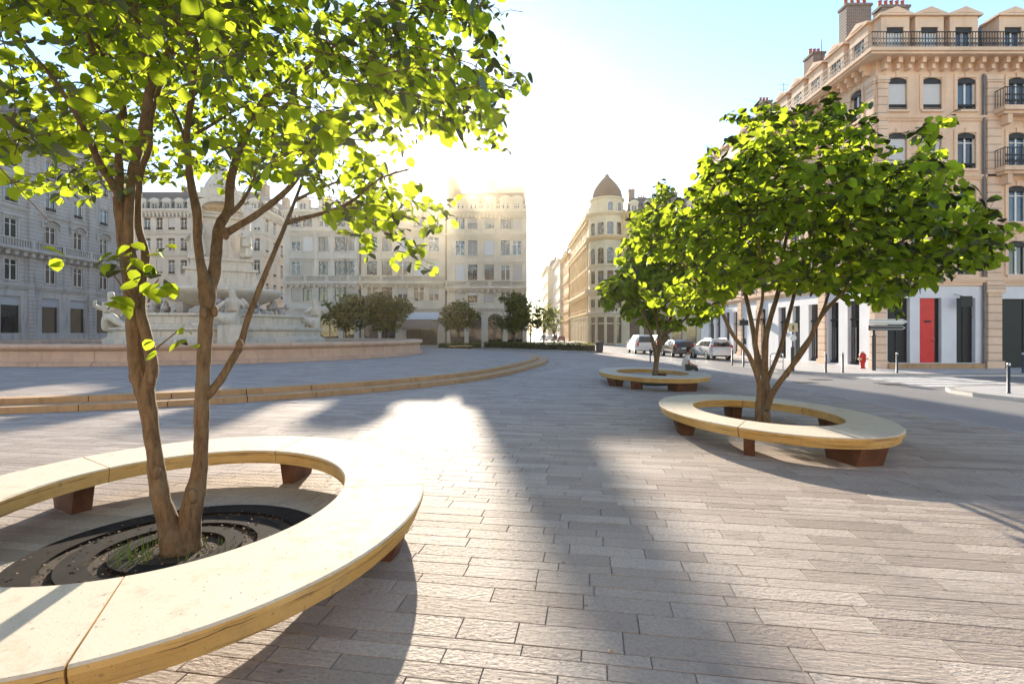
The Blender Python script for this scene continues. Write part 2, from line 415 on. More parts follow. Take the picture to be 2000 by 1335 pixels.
j1 = [tt(B1,195,905), tt(B1,560,870), tt(B1,745,948), tt(B1,190,1205), tt(B1,-700,1150)]
bench('large pale stone ring bench in the left foreground around the tall tree', *B1, j1,
      [(tt(B1,172,915)+.02,.09), (j1[1]-.04,.07), (tt(B1,800,985),.09), (j1[3]-.5,.09), (j1[4]+.3,.09)])
B3 = ((4.68,9.6), 2.55, 1.72, R(-84.6), (.95,.61))
j3 = [tt(B3,1446,830), tt(B3,1438,775), tt(B3,1605,790), tt(B3,1740,845), tt(B3,1300,782)]
bench('honey stone ring bench in the middle around the bushy tree near the road', *B3, j3,
      [(tt(B3,1460,835),.08), (tt(B3,1430,775),.1), (tt(B3,1625,798),.1), (tt(B3,1705,850),.22), (tt(B3,1300,800),.14)])
B2 = ((5.2,19.1), 2.75, 1.87, R(-84.2), (1.0,.64))
j2 = [tt(B2,1227,734), tt(B2,1258,717), tt(B2,1365,738), tt(B2,1180,720)]
bench('farthest ring bench with a man in a white shirt sitting on it', *B2, j2,
      [(tt(B2,1238,735),.16), (tt(B2,1345,738),.34), (tt(B2,1190,729),.22), (tt(B2,1300,717),.16)])
# tree pits: steel rings, soil, grass
plain('soil', (.06,.042,.03), .95, var=.6, scale=18, bump=.8)
n = N('grass'); hv = n.n('ObjectInfo'); MATS['grass'] = n.set(n.mix(n.noise(n.pos(), 6), (.06,.12,.02), (.16,.24,.05)), .7, 0, .3)
plain('litter', (.16,.085,.035), .9, var=.6, scale=40, bump=0)
def pit(label, c, rad, sx, sy, rot, tuft_n, rings=3):
    root = thing('tree_grate', label, 'tree grate', (c[0], c[1], 0), rot, group='grates at the feet of the trees')
    m = MB(); m.lathe([(0,.004),(rad,.004)], 48, sx=sx, sy=sy); m.build('soil', MATS['soil'], root)
    rr = [(.8,1.0),(.52,.7),(.3,.42)][:rings]
    for i, (r0, r1) in enumerate(rr):
        MB().lathe([(rad*r0,-.05),(rad*r0,.03+.006*i),(rad*r1,.03+.006*i),(rad*r1,.0)], 56, sx=sx, sy=sy).build('steel_ring', MATS['pit_steel'], root)
    m = MB(); r2 = random.Random(int(c[0]*10))
    for _ in range(700 if rings == 3 else 120):
        rr_ = r2.choice([r2.uniform(.42,.52), r2.uniform(.7,.8), r2.uniform(.05,.3), r2.uniform(.3,1)])*rad; t = r2.uniform(0, 6.283); s = r2.uniform(.006,.022); q = r2.uniform(0, 6.28)
        x, y = rr_*math.cos(t)*sx, rr_*math.sin(t)*sy; z = .008+r2.uniform(0,.03)
        if .3 < rr_/rad < .42 or .52 < rr_/rad < .7 or rr_/rad > .8: z = .048
        m.add([(x+s*math.cos(q),y+s*math.sin(q),z),(x-s*.5*math.sin(q),y+s*.5*math.cos(q),z+s*.5),(x-s*math.cos(q),y-s*math.sin(q),z+.004),(x+s*.5*math.sin(q),y-s*.5*math.cos(q),z)], [(0,1,2,3)])
    stuff(m.build('leaf_litter', MATS['litter'], root))
    m = MB()
    for _ in range(tuft_n):
        t = r2.choice((r2.uniform(3.4,4.4), r2.uniform(3.4,4.4), r2.uniform(0,6.28))); d = rad*r2.uniform(.16,.4); x, y = d*math.cos(t)*sx, d*math.sin(t)*sy
        hgt = r2.uniform(.05,.17); lx, ly = r2.uniform(-.08,.08), r2.uniform(-.08,.08); w_ = .004
        m.add([(x-w_,y,0),(x+w_,y,0),(x+lx*.5+w_*.7,y+ly*.5,hgt*.7),(x+lx*.5-w_*.7,y+ly*.5,hgt*.7),(x+lx,y+ly,hgt)], [(0,1,2,3),(3,2,4)])
    stuff(m.build('grass_tuft', MATS['grass'], root))
pit('dark steel ring grate with grass inside the left foreground bench', (-2.9,4.45), 1.2, 1.0, .95, 0.0, 110)
pit('small earth ring at the foot of the bushy tree in the middle bench', (4.95,9.8), .75, .8, 1.0, 0.0, 120, 1)
pit('small earth ring with weeds inside the farthest ring bench', (5.2,19.2), .8, .8, 1.0, 0.0, 260, 1)
# ================================================================== TREES
def leaf_mat(name, dark, light, trans, k=.5):
    n = N(name); rnd = n.n('NewGeometry').outputs['Random Per Island']; oi = n.n('ObjectInfo').outputs['Random']
    f = n.math('FRACT', n.math('ADD', rnd, oi))
    c = n.mix(f, dark, light)
    d = n.n('BsdfDiffuse'); n.l(c, d.inputs[0]); t = n.n('BsdfTranslucent'); n.l(n.mix(f, trans, tuple(min(.95, x*1.35) for x in trans)), t.inputs[0])
    ms = n.n('MixShader'); ms.inputs[0].default_value = k; n.l(d.outputs[0], ms.inputs[1]); n.l(t.outputs[0], ms.inputs[2])
    gl = n.n('BsdfGlossy'); gl.inputs['Roughness'].default_value = .5; gl.inputs[0].default_value = (.16,.2,.12,1)
    fr = n.n('Fresnel'); fr.inputs[0].default_value = 1.25
    m2 = n.n('MixShader'); n.l(fr.outputs[0], m2.inputs[0]); n.l(ms.outputs[0], m2.inputs[1]); n.l(gl.outputs[0], m2.inputs[2])
    n.l(m2.outputs[0], n.out.inputs[0]); n.t.nodes.remove(n.b); MATS[name] = n.m; return n.m
leaf_mat('leaf', (.04,.105,.015), (.12,.19,.03), (.42,.52,.028), .6)
leaf_mat('far_leaf', (.06,.075,.02), (.11,.12,.03), (.30,.30,.05), .45)
leaf_mat('street_leaf', (.06,.09,.02), (.10,.13,.03), (.28,.3,.05), .45)
n = N('bark'); v = n.pos(); a = n.noise(n.map(v, (14,14,3.5)), 1.8, 8, .72); b = n.noise(n.map(v, (2,2,30)), 1.2, 4)
cc = n.mix(n.ramp(a, .3, .7), (.07,.042,.025), (.25,.165,.095)); cc = n.mix(n.math('MULTIPLY', n.ramp(n.noise(v, 3), .5, .7), .4), cc, (.22,.19,.14))
n.bump(n.math('ADD', a, n.math('MULTIPLY', b, .6)), .9, .02); MATS['bark'] = n.set(cc, .8, 0, .25)
plain('far_bark', (.09,.06,.04), .9)
LV = [(0,0,0),(0,.5,-.02),(0,1.05,-.16),(-.36,.14,.06),(-.47,.52,.05),(.36,.14,.06),(.47,.52,.05),(-.27,.85,-.04),(.27,.85,-.04)]
LF = [(0,1,4,3),(1,7,4),(1,2,7),(0,5,6,1),(1,6,8),(1,8,2)]
def leaf_me(mat):
    return MB().add(LV, LF).mesh('leaf', mat, True)
LEAF_ME = leaf_me(MATS['leaf'])
def frame(pos, d, up, s):
    d = d.normalized(); x = d.cross(up)
    if x.length < 1e-3: x = Vector((1,0,0))
    x.normalize(); zz = x.cross(d)
    return Matrix(((x.x*s, d.x*s, zz.x*s, pos.x), (x.y*s, d.y*s, zz.y*s, pos.y), (x.z*s, d.z*s, zz.z*s, pos.z), (0,0,0,1)))
def to_px(p): return (1000+F*p.x/p.y, 650-F*(p.z-H)/p.y) if p.y > .1 else (9e9, 9e9)
def tree(name, label, base, stems, poly, ctr, rad, n_attr, sprays, lsize, n_single, seed, extra=None, keep=None, thick=1.0, knots=()):
    rg = random.Random(seed); root = thing(name, label, 'tree', base); B = Vector(base); nodes = []
    trunk = MB()
    for st in stems:
        pts = smooth_path([(*P(px, py, Y), thick*w*Y/F/2) for px, py, w, Y in st], 5)
        q = []
        for i, p in enumerate(pts):
            jit = .03*p[3]; q.append(Vector(p[:3])+Vector((rg.uniform(-jit,jit), rg.uniform(-jit,jit), 0))-B)
        trunk.tube(q, [p[3]*(.86+.03*math.sin(i*1.7+seed)+.025*math.sin(i*.6)) for i, p in enumerate(pts)], 10)
        for i in range(len(q)//3, len(q)): nodes.append((q[i]+B, pts[i][3]))
    for kx, ky, kY, kr in knots: trunk.sphere(P(kx, ky, kY+.03)-B, kr*.85, 9, 7, (1,1,1.7))
    trunk.build('trunk', MATS['bark'], root, True)
    C_ = Vector(ctr); att = []; tries = 0
    def ok(p):
        if p.y < 1.3: return False
        if sum(((p[i]-C_[i])/rad[i])**2 for i in range(3)) > 1: return False
        x, y = to_px(p)
        if not inside(poly, x, y): return False
        return keep is None or keep(p)
    while len(att) < n_attr and tries < 60000:
        tries += 1
        d = Vector((rg.gauss(0,1), rg.gauss(0,1), rg.gauss(0,1))).normalized()*rg.random()**.42
        p = C_+Vector((d.x*rad[0], d.y*rad[1], d.z*rad[2]))
        if ok(p) and noise.noise(p*1.1+Vector((seed,0,0))) > -.22: att.append(p)
    twig = MB()
    for p in sorted(att, key=lambda p: min((p-q).length for q, r in nodes)):
        q, r = min(nodes, key=lambda t: (p-t[0]).length+max(0, t[0].z-p.z)*.6)
        L = (p-q).length; mid = q.lerp(p, .5)+Vector((rg.uniform(-.1,.1), rg.uniform(-.1,.1), .1))*L
        r0 = min(r*.6, .006+.007*L)
        pts = smooth_path([tuple(q-B), tuple(mid-B), tuple(p-B)], 3)
        twig.tube([Vector(t) for t in pts], [r0+(.003-r0)*i/(len(pts)-1) for i in range(len(pts))], 5, False)
        nodes.append((mid, r0*.8)); nodes.append((p, .005))
    leaves = []
    for p in att:
        for _ in range(sprays):
            out = (p-C_); out.z *= .3
            d = (out.normalized()*.6+Vector((rg.gauss(0,1), rg.gauss(0,1), rg.gauss(0,.35)))).normalized()
            s0 = p+Vector((rg.uniform(-.3,.3), rg.uniform(-.3,.3), rg.uniform(-.22,.22))); L = rg.uniform(.25,.55)
            m = rg.randint(5,8); tip = s0+d*L+Vector((0,0,-.08))
            if not ok(tip) and rg.random() < .8: continue
            n0 = len(leaves)
            tw_ = ([s0-B, s0.lerp(tip,.5)+Vector((0,0,.03))-B, tip-B], [.004,.003,.002], 4, False)
            for i in range(m):
                t = (i+.6)/m; q = s0.lerp(tip, t); sd = 1 if i % 2 else -1
                side = d.cross(Vector((0,0,1))); side = side.normalized() if side.length > .01 else Vector((1,0,0))
                ld = d*.55+side*sd*(.9 if i < m-1 else .1)+Vector((rg.gauss(0,.2), rg.gauss(0,.2), rg.uniform(-1.3,.1)))
                up = Vector((rg.gauss(0,.55), rg.gauss(0,.55), 1))
                if ok(q): leaves.append((q, frame(q-B, ld, up, lsize*rg.uniform(.65,1.25))))
            if len(leaves)-n0 > 2: twig.tube(*tw_)
            else: del leaves[n0:]
    if extra: 
        for q, d, s in extra: leaves.append((q, frame(q-B, d, Vector((rg.gauss(0,.3), rg.gauss(0,.3)-.4, 1)), s)))
    twig.build('branches', MATS['bark'], root, True)
    def key(l):
        x, y = to_px(l[0]); return l[0].y if -20 < x < 2020 and -20 < y < 1300 else 1e6
    leaves.sort(key=key)
    for q, M in leaves[:n_single]: ob('leaf', LEAF_ME, root, M)
    cr = MB()
    for q, M in leaves[n_single:]: cr.add([M @ Vector(v) for v in LV], LF)
    stuff(cr.build('crown', MATS['leaf'], root, True))
    return root
# ---- the tall two-stemmed tree in the left foreground
d0 = 4.45
def tr(pts, y0, y1, w0, w1):
    n = len(pts)
    return [(x, y, w0+(w1-w0)*(i/(n-1)), y0+(y1-y0)*i/(n-1)) for i, (x, y) in enumerate(pts)]
T1 = [
 [(352,1100,92,d0),(338,1050,66,d0),(318,985,46,d0),(309,940,45,d0),(298,860,38,d0),(288,790,42,d0),(278,745,50,d0),(267,700,40,d0),(262,620,41,d0),(257,540,43,d0-.05),(245,470,40,d0-.08),(236,385,36,d0-.1)],
 [(364,1098,90,d0+.05),(368,1040,62,d0+.06),(376,985,56,d0+.08),(388,930,43,d0+.1),(393,870,36,d0+.1),(394,800,37,d0+.1),(397,720,35,d0+.1),(401,650,35,d0+.1),(405,600,38,d0+.1),(404,565,42,d0+.1),(394,525,25,d0+.1),(386,470,21,d0+.12),(385,415,25,d0+.14),(371,345,19,d0+.2),(366,260,16,d0+.25),(373,200,16,d0+.3),(383,110,14,d0+.35),(388,40,12,d0+.4),(390,-40,9,d0+.4)],
 [(280,770,40,d0),(297,722,30,d0-.04),(290,670,27,d0-.06),(275,605,24,d0-.06),(279,540,22,d0+.02),(284,495,20,d0+.05),(270,440,18,d0+.05),(270,370,18,d0+.05),(278,325,17,d0+.05),(292,290,14,d0+.1),(298,220,12,d0+.2),(330,120,11,d0+.3)],
 [(250,490,26,d0-.14),(253,405,22,d0-.15),(260,330,24,d0-.15),(278,262,23,d0-.15),(289,197,23,d0-.15),(299,157,25,d0-.15),(327,114,24,d0-.1),(351,68,24,d0-.1),(338,28,17,d0-.1),(336,-40,13,d0-.1)],
 tr([(299,160),(282,106),(268,35),(266,-60)], d0-.15, d0-.5, 17, 10),
 tr([(351,68),(384,60),(422,35),(468,3),(510,-40)], d0-.1, d0+.6, 16, 8),
 tr([(236,390),(225,366),(197,324),(176,275),(165,253),(141,211),(106,155),(70,113)], d0-.1, d0-1.3, 24, 7),
 tr([(238,388),(233,340),(233,270),(240,200),(205,120),(165,40),(140,-20)], d0-.05, d0+.9, 24, 8),
 tr([(190,120),(172,60),(170,-20)], d0-.3, d0-.2, 12, 7),
 tr([(404,572),(418,535),(424,480),(430,440),(447,408),(451,352),(466,298),(492,238),(521,188),(581,148),(651,92),(720,50)], d0+.1, d0+1.3, 36, 6),
 tr([(436,462),(447,452),(500,420),(560,372),(600,320),(655,260),(720,222),(800,180)], d0+.15, d0+.2, 22, 6),
 tr([(446,420),(470,398),(492,360),(505,320)], d0+.2, d0+.5, 14, 6),
 tr([(403,775),(430,742),(458,695),(470,672),(485,620),(514,545),(540,482),(556,443),(577,390),(592,350)], d0+.1, d0+.8, 24, 7),
 tr([(562,435),(585,428),(645,412),(690,391),(740,350),(800,330)], d0+.65, d0+1.0, 14, 5),
 tr([(577,392),(620,370),(680,350),(740,345)], d0+.8, d0+1.7, 9, 4),
 tr([(366,290),(350,240),(325,190)], d0+.2, d0+.5, 10, 6),
 tr([(383,120),(400,100),(430,80),(460,65)], d0+.35, d0+1.0, 9, 5),
 tr([(385,260),(420,240),(470,210),(510,208)], d0+.3, d0+1.2, 9, 5),
]
poly1 = [(-900,-1500),(-900,300),(0,345),(30,372),(130,388),(170,408),(200,362),(236,388),(275,350),(330,352),(350,372),(420,335),(440,400),(470,425),(505,440),(520,350),(560,345),(640,375),(628,425),(690,470),(720,520),(800,520),(870,540),(893,520),(880,470),(905,420),(888,380),(905,320),(1010,288),(985,235),(1045,165),(1005,90),(1000,30),(985,-20),(1050,-600),(1050,-1500)]
ex = []
rg_ = random.Random(5)
for px, py, Y, s in [(90,484,4.2,.12),(108,508,4.2,.13),(205,512,4.2,.15),(222,500,4.15,.12),(245,498,4.2,.13),(228,522,4.1,.13),(262,500,4.15,.13),(295,520,4.1,.1),(308,490,4.3,.1),(250,520,4.1,.12),(275,552,4.1,.14),(300,540,4.1,.15),(315,555,4.1,.15),(330,545,4.15,.15),(285,565,4.1,.14),(215,585,4.1,.2),(235,585,4.1,.18),(300,670,4.2,.1),(312,683,4.2,.12),(345,668,4.2,.1),(358,640,4.2,.07),(368,668,4.2,.1),(260,478,4.15,.12),(330,484,4.3,.1)]:
    for k in range(2): ex.append((P(px+rg_.uniform(-9,9), py+rg_.uniform(-8,8), Y), Vector((rg_.uniform(-1,1), rg_.uniform(-.3,.3), rg_.uniform(-.6,0))), s*rg_.uniform(.75,1.05)))
T1 += [tr([(262,592),(245,570),(228,545),(212,525)], d0-.15, d0-.25, 6, 3), tr([(262,592),(252,560),(250,520),(255,495)], d0-.18, d0-.3, 6, 3), tr([(290,590),(300,560),(310,545)], d0-.1, d0-.3, 5, 3), tr([(262,596),(235,590),(215,590)], d0-.15, d0-.3, 5, 3), tr([(293,690),(320,668),(355,640)], d0-.1, d0-.25, 5, 3)]
tree('tall_tree', 'tall two stemmed tree with spreading backlit crown in the left foreground', (-2.88,4.47,0), T1, poly1, (-2.9,4.6,4.9), (4.6,3.2,3.1), 440, 10, .088, 300, 11, ex,
     keep=lambda p: p.z > 2.2+.1*abs(p.y-4.6) and math.hypot(to_px(p)[0]-866, to_px(p)[1]-308) > 46, thick=.84,
     knots=[(306,922,4.36,.042),(377,968,4.44,.05),(262,735,4.4,.05),(296,738,4.36,.04),(398,610,4.45,.04),(419,608,4.5,.035),(468,674,4.62,.04),(262,588,4.3,.045),(441,456,4.55,.04)])
# ---- bushy multi-stemmed tree in the middle ring bench
e0 = 9.8
T3 = [tr(q, e0+a, e0+b, w0, w1) for q, a, b, w0, w1 in [
 ([(1482,850),(1480,800),(1482,750),(1462,692),(1432,655),(1402,595),(1368,556),(1330,510)], -.05, -1.0, 17, 6),
 ([(1494,850),(1497,790),(1497,750),(1478,690),(1470,640),(1455,570),(1440,500)], 0, .9, 24, 7),
 ([(1492,850),(1492,790),(1494,720),(1496,660),(1508,610),(1522,560),(1532,480),(1560,380)], .05, .4, 22, 7),
 ([(1490,780),(1500,740),(1524,680),(1545,600),(1560,540),(1590,440),(1640,330)], .1, 1.4, 14, 6),
 ([(1496,800),(1510,765),(1535,730),(1575,675),(1602,620),(1645,572),(1700,520),(1790,450)], .05, -1.0, 18, 6),
 ([(1535,735),(1560,690),(1590,645),(1610,600),(1625,560),(1680,480)], .0, -.3, 12, 6),
 ([(1484,760),(1476,690),(1480,630),(1490,570),(1480,450)], .0, -1.2, 12, 6)]]
poly3 = [(1200,500),(1212,440),(1240,400),(1300,405),(1362,335),(1366,295),(1422,248),(1410,218),(1500,200),(1560,212),(1588,172),(1630,178),(1650,205),(1700,200),(1718,228),(1700,258),(1760,262),(1790,222),(1780,205),(1890,200),(1908,212),(1880,250),(1840,268),(1830,285),(1870,320),(1900,345),(1935,340),(1925,375),(1990,395),(1995,440),(1965,500),(1915,525),(1870,520),(1850,545),(1800,560),(1765,580),(1780,640),(1745,625),(1735,590),(1715,600),(1660,590),(1600,570),(1500,560),(1420,590),(1395,620),(1350,605),(1310,615),(1280,590),(1230,570)]
tree('bushy_tree', 'bushy multi stemmed tree growing in the middle ring bench by the road', (4.95,9.8,0), T3, poly3, (5.75,9.9,3.9), (4.3,2.9,2.9), 260, 8, .15, 300, 23, None,
     keep=lambda p: p.z > 2.05, thick=.8)
# ---- smaller tree in the farthest ring bench
f0 = 19.2
T2 = [tr(q, f0+a, f0+b, w0, w1) for q, a, b, w0, w1 in [
 ([(1278,752),(1280,725),(1284,695),(1296,655),(1310,620),(1330,560)], 0, .6, 15, 5),
 ([(1282,705),(1275,665),(1265,635),(1245,590)], 0, -.6, 9, 4),
 ([(1290,680),(1285,640),(1280,580),(1285,480)], 0, .3, 9, 4),
 ([(1297,655),(1330,630),(1360,600)], 0, -.8, 7, 4)]]
poly2 = [(1162,560),(1195,540),(1215,515),(1230,440),(1270,385),(1280,352),(1308,350),(1325,400),(1420,450),(1450,580),(1390,625),(1330,645),(1270,640),(1215,622),(1180,602)]
tree('round_tree', 'round leafy tree in the farthest ring bench in front of the parked cars', (5.32,19.2,0), T2, poly2, (5.6,19.2,4.6), (3.1,2.8,3.1), 200, 8, .18, 200, 31)
# ---- far trees: leaf clumps round a short trunk
def far_tree(label, px, Y, zb, zt, rx, mat, cnt, seed, group, name='square_tree'):
    rg = random.Random(seed); X = (px-1000)/F*Y
    root = thing(name, label, 'tree', (X, Y, 0), group=group)
    t = MB(); t.tube([(0,0,0),(.03,0,zb*.6),(0,.02,(zb+zt)/2)], [.13,.1,.05], 7)
    for a in range(5):
        q = a*1.3+seed; t.tube([(0,0,zb*.8),(rx*.4*math.cos(q),rx*.4*math.sin(q),zb+.25*(zt-zb)),(rx*.75*math.cos(q),rx*.75*math.sin(q),zb+.6*(zt-zb))], [.06,.04,.02], 5)
    t.build('trunk', MATS['far_bark'], root, True)
    m = MB(); c = Vector((0,0,(zb+zt)/2)); hz = (zt-zb)/2; cl = []
    while len(cl) < 46:
        d = Vector((rg.gauss(0,1), rg.gauss(0,1), rg.gauss(0,1))).normalized()*rg.random()**.35
        cl.append(c+Vector((d.x*rx, d.y*rx, d.z*hz)))
    for i in range(cnt):
        b = rg.choice(cl); p = b+Vector((rg.gauss(0,.3), rg.gauss(0,.3), rg.gauss(0,.22)))*(rx/2)
        M = frame(p, Vector((rg.gauss(0,1), rg.gauss(0,1), rg.uniform(-.8,.3))), Vector((rg.gauss(0,.6), rg.gauss(0,.6), 1)), .26*rg.uniform(.7,1.4))
        m.add([M @ Vector(v) for v in LV], LF)
    stuff(m.build('crown', MATS[mat], root, True))
    return root
gq = 'square trees before the pale facades'
far_tree('dark rounded tree nearest the fountain before the pale facade', 675, 62, 2.3, 6.6, 3.0, 'far_leaf', 4600, 1, gq)
far_tree('dark rounded tree left of the beige shop awning', 757, 62, 2.4, 6.5, 2.9, 'far_leaf', 4300, 2, gq)
far_tree('smaller dark rounded tree right of the beige shop awning', 896, 62, 2.3, 5.6, 2.3, 'far_leaf', 3200, 3, gq)
far_tree('dark upright tree at the corner of the tall pale building', 1003, 60, 1.9, 6.6, 1.9, 'far_leaf', 3200, 4, gq)
gs = 'thin trees at the street entrance'
far_tree('thin light tree at the street mouth beside the corner building', 1036, 66, 1.8, 5.7, 1.5, 'street_leaf', 800, 5, gs, 'street_tree')
far_tree('airy light green tree in the middle of the street mouth', 1062, 72, 2.2, 6.6, 1.5, 'street_leaf', 650, 6, gs, 'street_tree')
far_tree('small thin tree behind the parked cars in the street', 1082, 84, 2.0, 6.0, 1.4, 'street_leaf', 520, 7, gs, 'street_tree')
# ================================================================== BUILDINGS
def glass(name, col, rough=.06):
    n = N(name); v = n.pos(); a = n.noise(v, .9, 3)
    n.bump(n.noise(v, 1.6, 2), .12, .05)
    MATS[name] = n.set(n.mix(n.ramp(a, .3, .7), tuple(x*.6 for x in col), col), rough, 0, .8); return n.m
glass('glass_dark', (.028,.028,.032)); glass('glass_blue', (.06,.10,.15)); glass('glass_warm', (.14,.10,.075))
def slats(name, col, step, depth=.6):
    n = N(name); v = n.pos(); z = n.n('SeparateXYZ'); n.l(v, z.inputs[0])
    fr = n.math('FRACT', n.math('DIVIDE', z.outputs[2], step)); ln = n.math('LESS_THAN', fr, .16)
    n.bump(n.math('MULTIPLY', ln, -1.0), .6, .01)
    MATS[name] = n.set(n.mix(n.math('MULTIPLY', ln, depth), col, tuple(x*.45 for x in col)), .6); return n.m
slats('blind_white', (.60,.58,.56), .09); slats('blind_beige', (.48,.42,.36), .09); slats('shutter_grey', (.42,.42,.44), .06)
plain('curtain', (.55,.52,.48), .9, var=.3, scale=9); plain('frame_white', (.70,.68,.65), .5, var=.1); plain('frame_brown', (.16,.09,.055), .5, var=.2)
plain('iron', (.028,.026,.027), .5, .3, var=.3); plain('zinc', (.15,.155,.17), .5, .4, var=.25); plain('slate', (.085,.08,.085), .6, var=.35, scale=4)
plain('dome_slate', (.085,.05,.042), .7, var=.3, scale=4); plain('slate_brown', (.17,.11,.085), .7, var=.3, scale=4); plain('black_panel', (.012,.011,.012), .5, var=.2); plain('white_panel', (.66,.66,.68), .6, var=.08, scale=1)
n = N('brick'); br = n.n('TexBrick'); n.l(n.map(n.pos(), (1,1,1), (R(90),0,0)), br.inputs['Vector']); br.inputs['Scale'].default_value = 1; br.inputs['Brick Width'].default_value = .24; br.inputs['Row Height'].default_value = .09; br.inputs['Mortar Size'].default_value = .012
br.inputs['Color1'].default_value = (.22,.12,.085,1); br.inputs['Color2'].default_value = (.13,.085,.07,1); br.inputs['Mortar'].default_value = (.3,.27,.24,1); MATS['brick'] = n.set(br.outputs[0], .9)
plain('red_pot', (.42,.1,.05), .8); plain('red_door', (.6,.008,.01), .35, var=.15); plain('awning_cloth', (.30,.2,.14), .85, var=.15); plain('dark_wood', (.07,.04,.028), .6)
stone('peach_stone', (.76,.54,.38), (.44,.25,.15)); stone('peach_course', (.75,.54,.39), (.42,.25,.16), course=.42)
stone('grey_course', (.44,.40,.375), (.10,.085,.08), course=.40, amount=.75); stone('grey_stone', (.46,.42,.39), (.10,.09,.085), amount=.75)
stone('white_stone', (.60,.54,.46), (.3,.25,.2), amount=.3); stone('cream_stone', (.64,.54,.41), (.33,.26,.18), amount=.3)
stone('gold_stone', (.55,.40,.215), (.30,.19,.09)); stone('orange_stone', (.52,.31,.15), (.3,.16,.07)); stone('cream_gold', (.58,.49,.34), (.32,.22,.12))
stone('marble', (.64,.56,.45), (.26,.19,.12), amount=.7, scale=2.5, rough=.6); stone('pink_stone', (.58,.40,.29), (.29,.17,.11), amount=.45, scale=2.0)
def facade(mb, T, W, z0, z1, ops, rev=.2, u_start=0.0):
    mb.T = T
    us = sorted(set([u_start, W]+[o[0] for o in ops]+[o[1] for o in ops])); vs = sorted(set([z0, z1]+[o[2] for o in ops]+[o[3] for o in ops]))
    for a, b in zip(us, us[1:]):
        for c, d in zip(vs, vs[1:]):
            x, y = (a+b)/2, (c+d)/2
            if b-a < 1e-5 or d-c < 1e-5 or any(o[0] < x < o[1] and o[2] < y < o[3] for o in ops): continue
            mb.quad((a,0,c),(b,0,c),(b,0,d),(a,0,d))
    for o in ops:
        a, b, c, d = o[:4]
        if len(o) > 4 and o[4]:
            r = (b-a)/2; k = o[4]; pts = [((a+b)/2-r*math.cos(math.pi*i/10), d-r*k+r*k*math.sin(math.pi*i/10)) for i in range(11)]
            for (x0, y0), (x1, y1) in zip(pts, pts[1:]):
                mb.quad((x0,0,y0),(x1,0,y1),(x1,0,d),(x0,0,d)); mb.quad((x0,0,y0),(x0,rev,y0),(x1,rev,y1),(x1,0,y1))
        mb.quad((a,0,c),(a,rev,c),(a,rev,d),(a,0,d)); mb.quad((b,0,c),(b,0,d),(b,rev,d),(b,rev,c))
        mb.quad((a,0,c),(b,0,c),(b,rev,c),(a,rev,c)); mb.quad((a,0,d),(a,rev,d),(b,rev,d),(b,0,d))
    mb.T = None; return mb
MC = {}
def cached(key, fn):
    if key not in MC: MC[key] = fn()
    return MC[key]
def q3(x): return round(x, 2)
def frame_mesh(w, h, mat, dy=.0):
    def f():
        m = MB(); t = .06
        m.box(-w/2,-w/2+t,dy-.05,dy+.02,0,h); m.box(w/2-t,w/2,dy-.05,dy+.02,0,h); m.box(-w/2+t,w/2-t,dy-.05,dy+.02,h-t,h); m.box(-w/2+t,w/2-t,dy-.05,dy+.02,0,t)
        if w < 2.2: m.box(-.045,.045,dy-.055,dy+.02,t,h-t)
        else:
            for i in (1, 2): x = -w/2+w*i/3; m.box(x-.04,x+.04,dy-.055,dy+.02,t,h-t)
        if h > 1.9: m.box(-w/2+t,-.045,dy-.04,dy+.02,h*.72,h*.72+.05); m.box(.045,w/2-t,dy-.04,dy+.02,h*.72,h*.72+.05)
        return m.mesh('window_frame', MATS[mat])
    return cached(('f', q3(w), q3(h), mat), f)
def rail_mesh(w, h, step, name='railing', depth=0.0, y=-.06):
    def f():
        m = MB(); m.box(-w/2,w/2,y-.02,y+.02,h-.04,h); m.box(-w/2,w/2,y-.015,y+.015,.06,.09)
        k = max(2, int(w/step))
        for i in range(k+1):
            x = -w/2+.012+(w-.024)*i/k; m.box(x-.011,x+.011,y-.011,y+.011,.09,h-.04)
            if step < .2 and i < k:      # scrolls between the bars
                xx = x+(w-.024)/k/2; m.box(xx-.03,xx+.03,y-.006,y+.006,h*.52,h*.62); m.box(xx-.03,xx+.03,y-.006,y+.006,.16,.3)
        if depth:
            for sx in (-1, 1):
                x = sx*(w/2-.015); m.box(x-.015,x+.015,y+.02,y+depth,h-.04,h)
                for i in range(4): yy = y+.1+(depth-.1)*i/4; m.box(x-.01,x+.01,yy,yy+.02,0,h-.04)
        return m.mesh(name, MATS['iron'])
    return cached(('r', q3(w), q3(h), step, depth, y), f)
wr = random.Random(17)
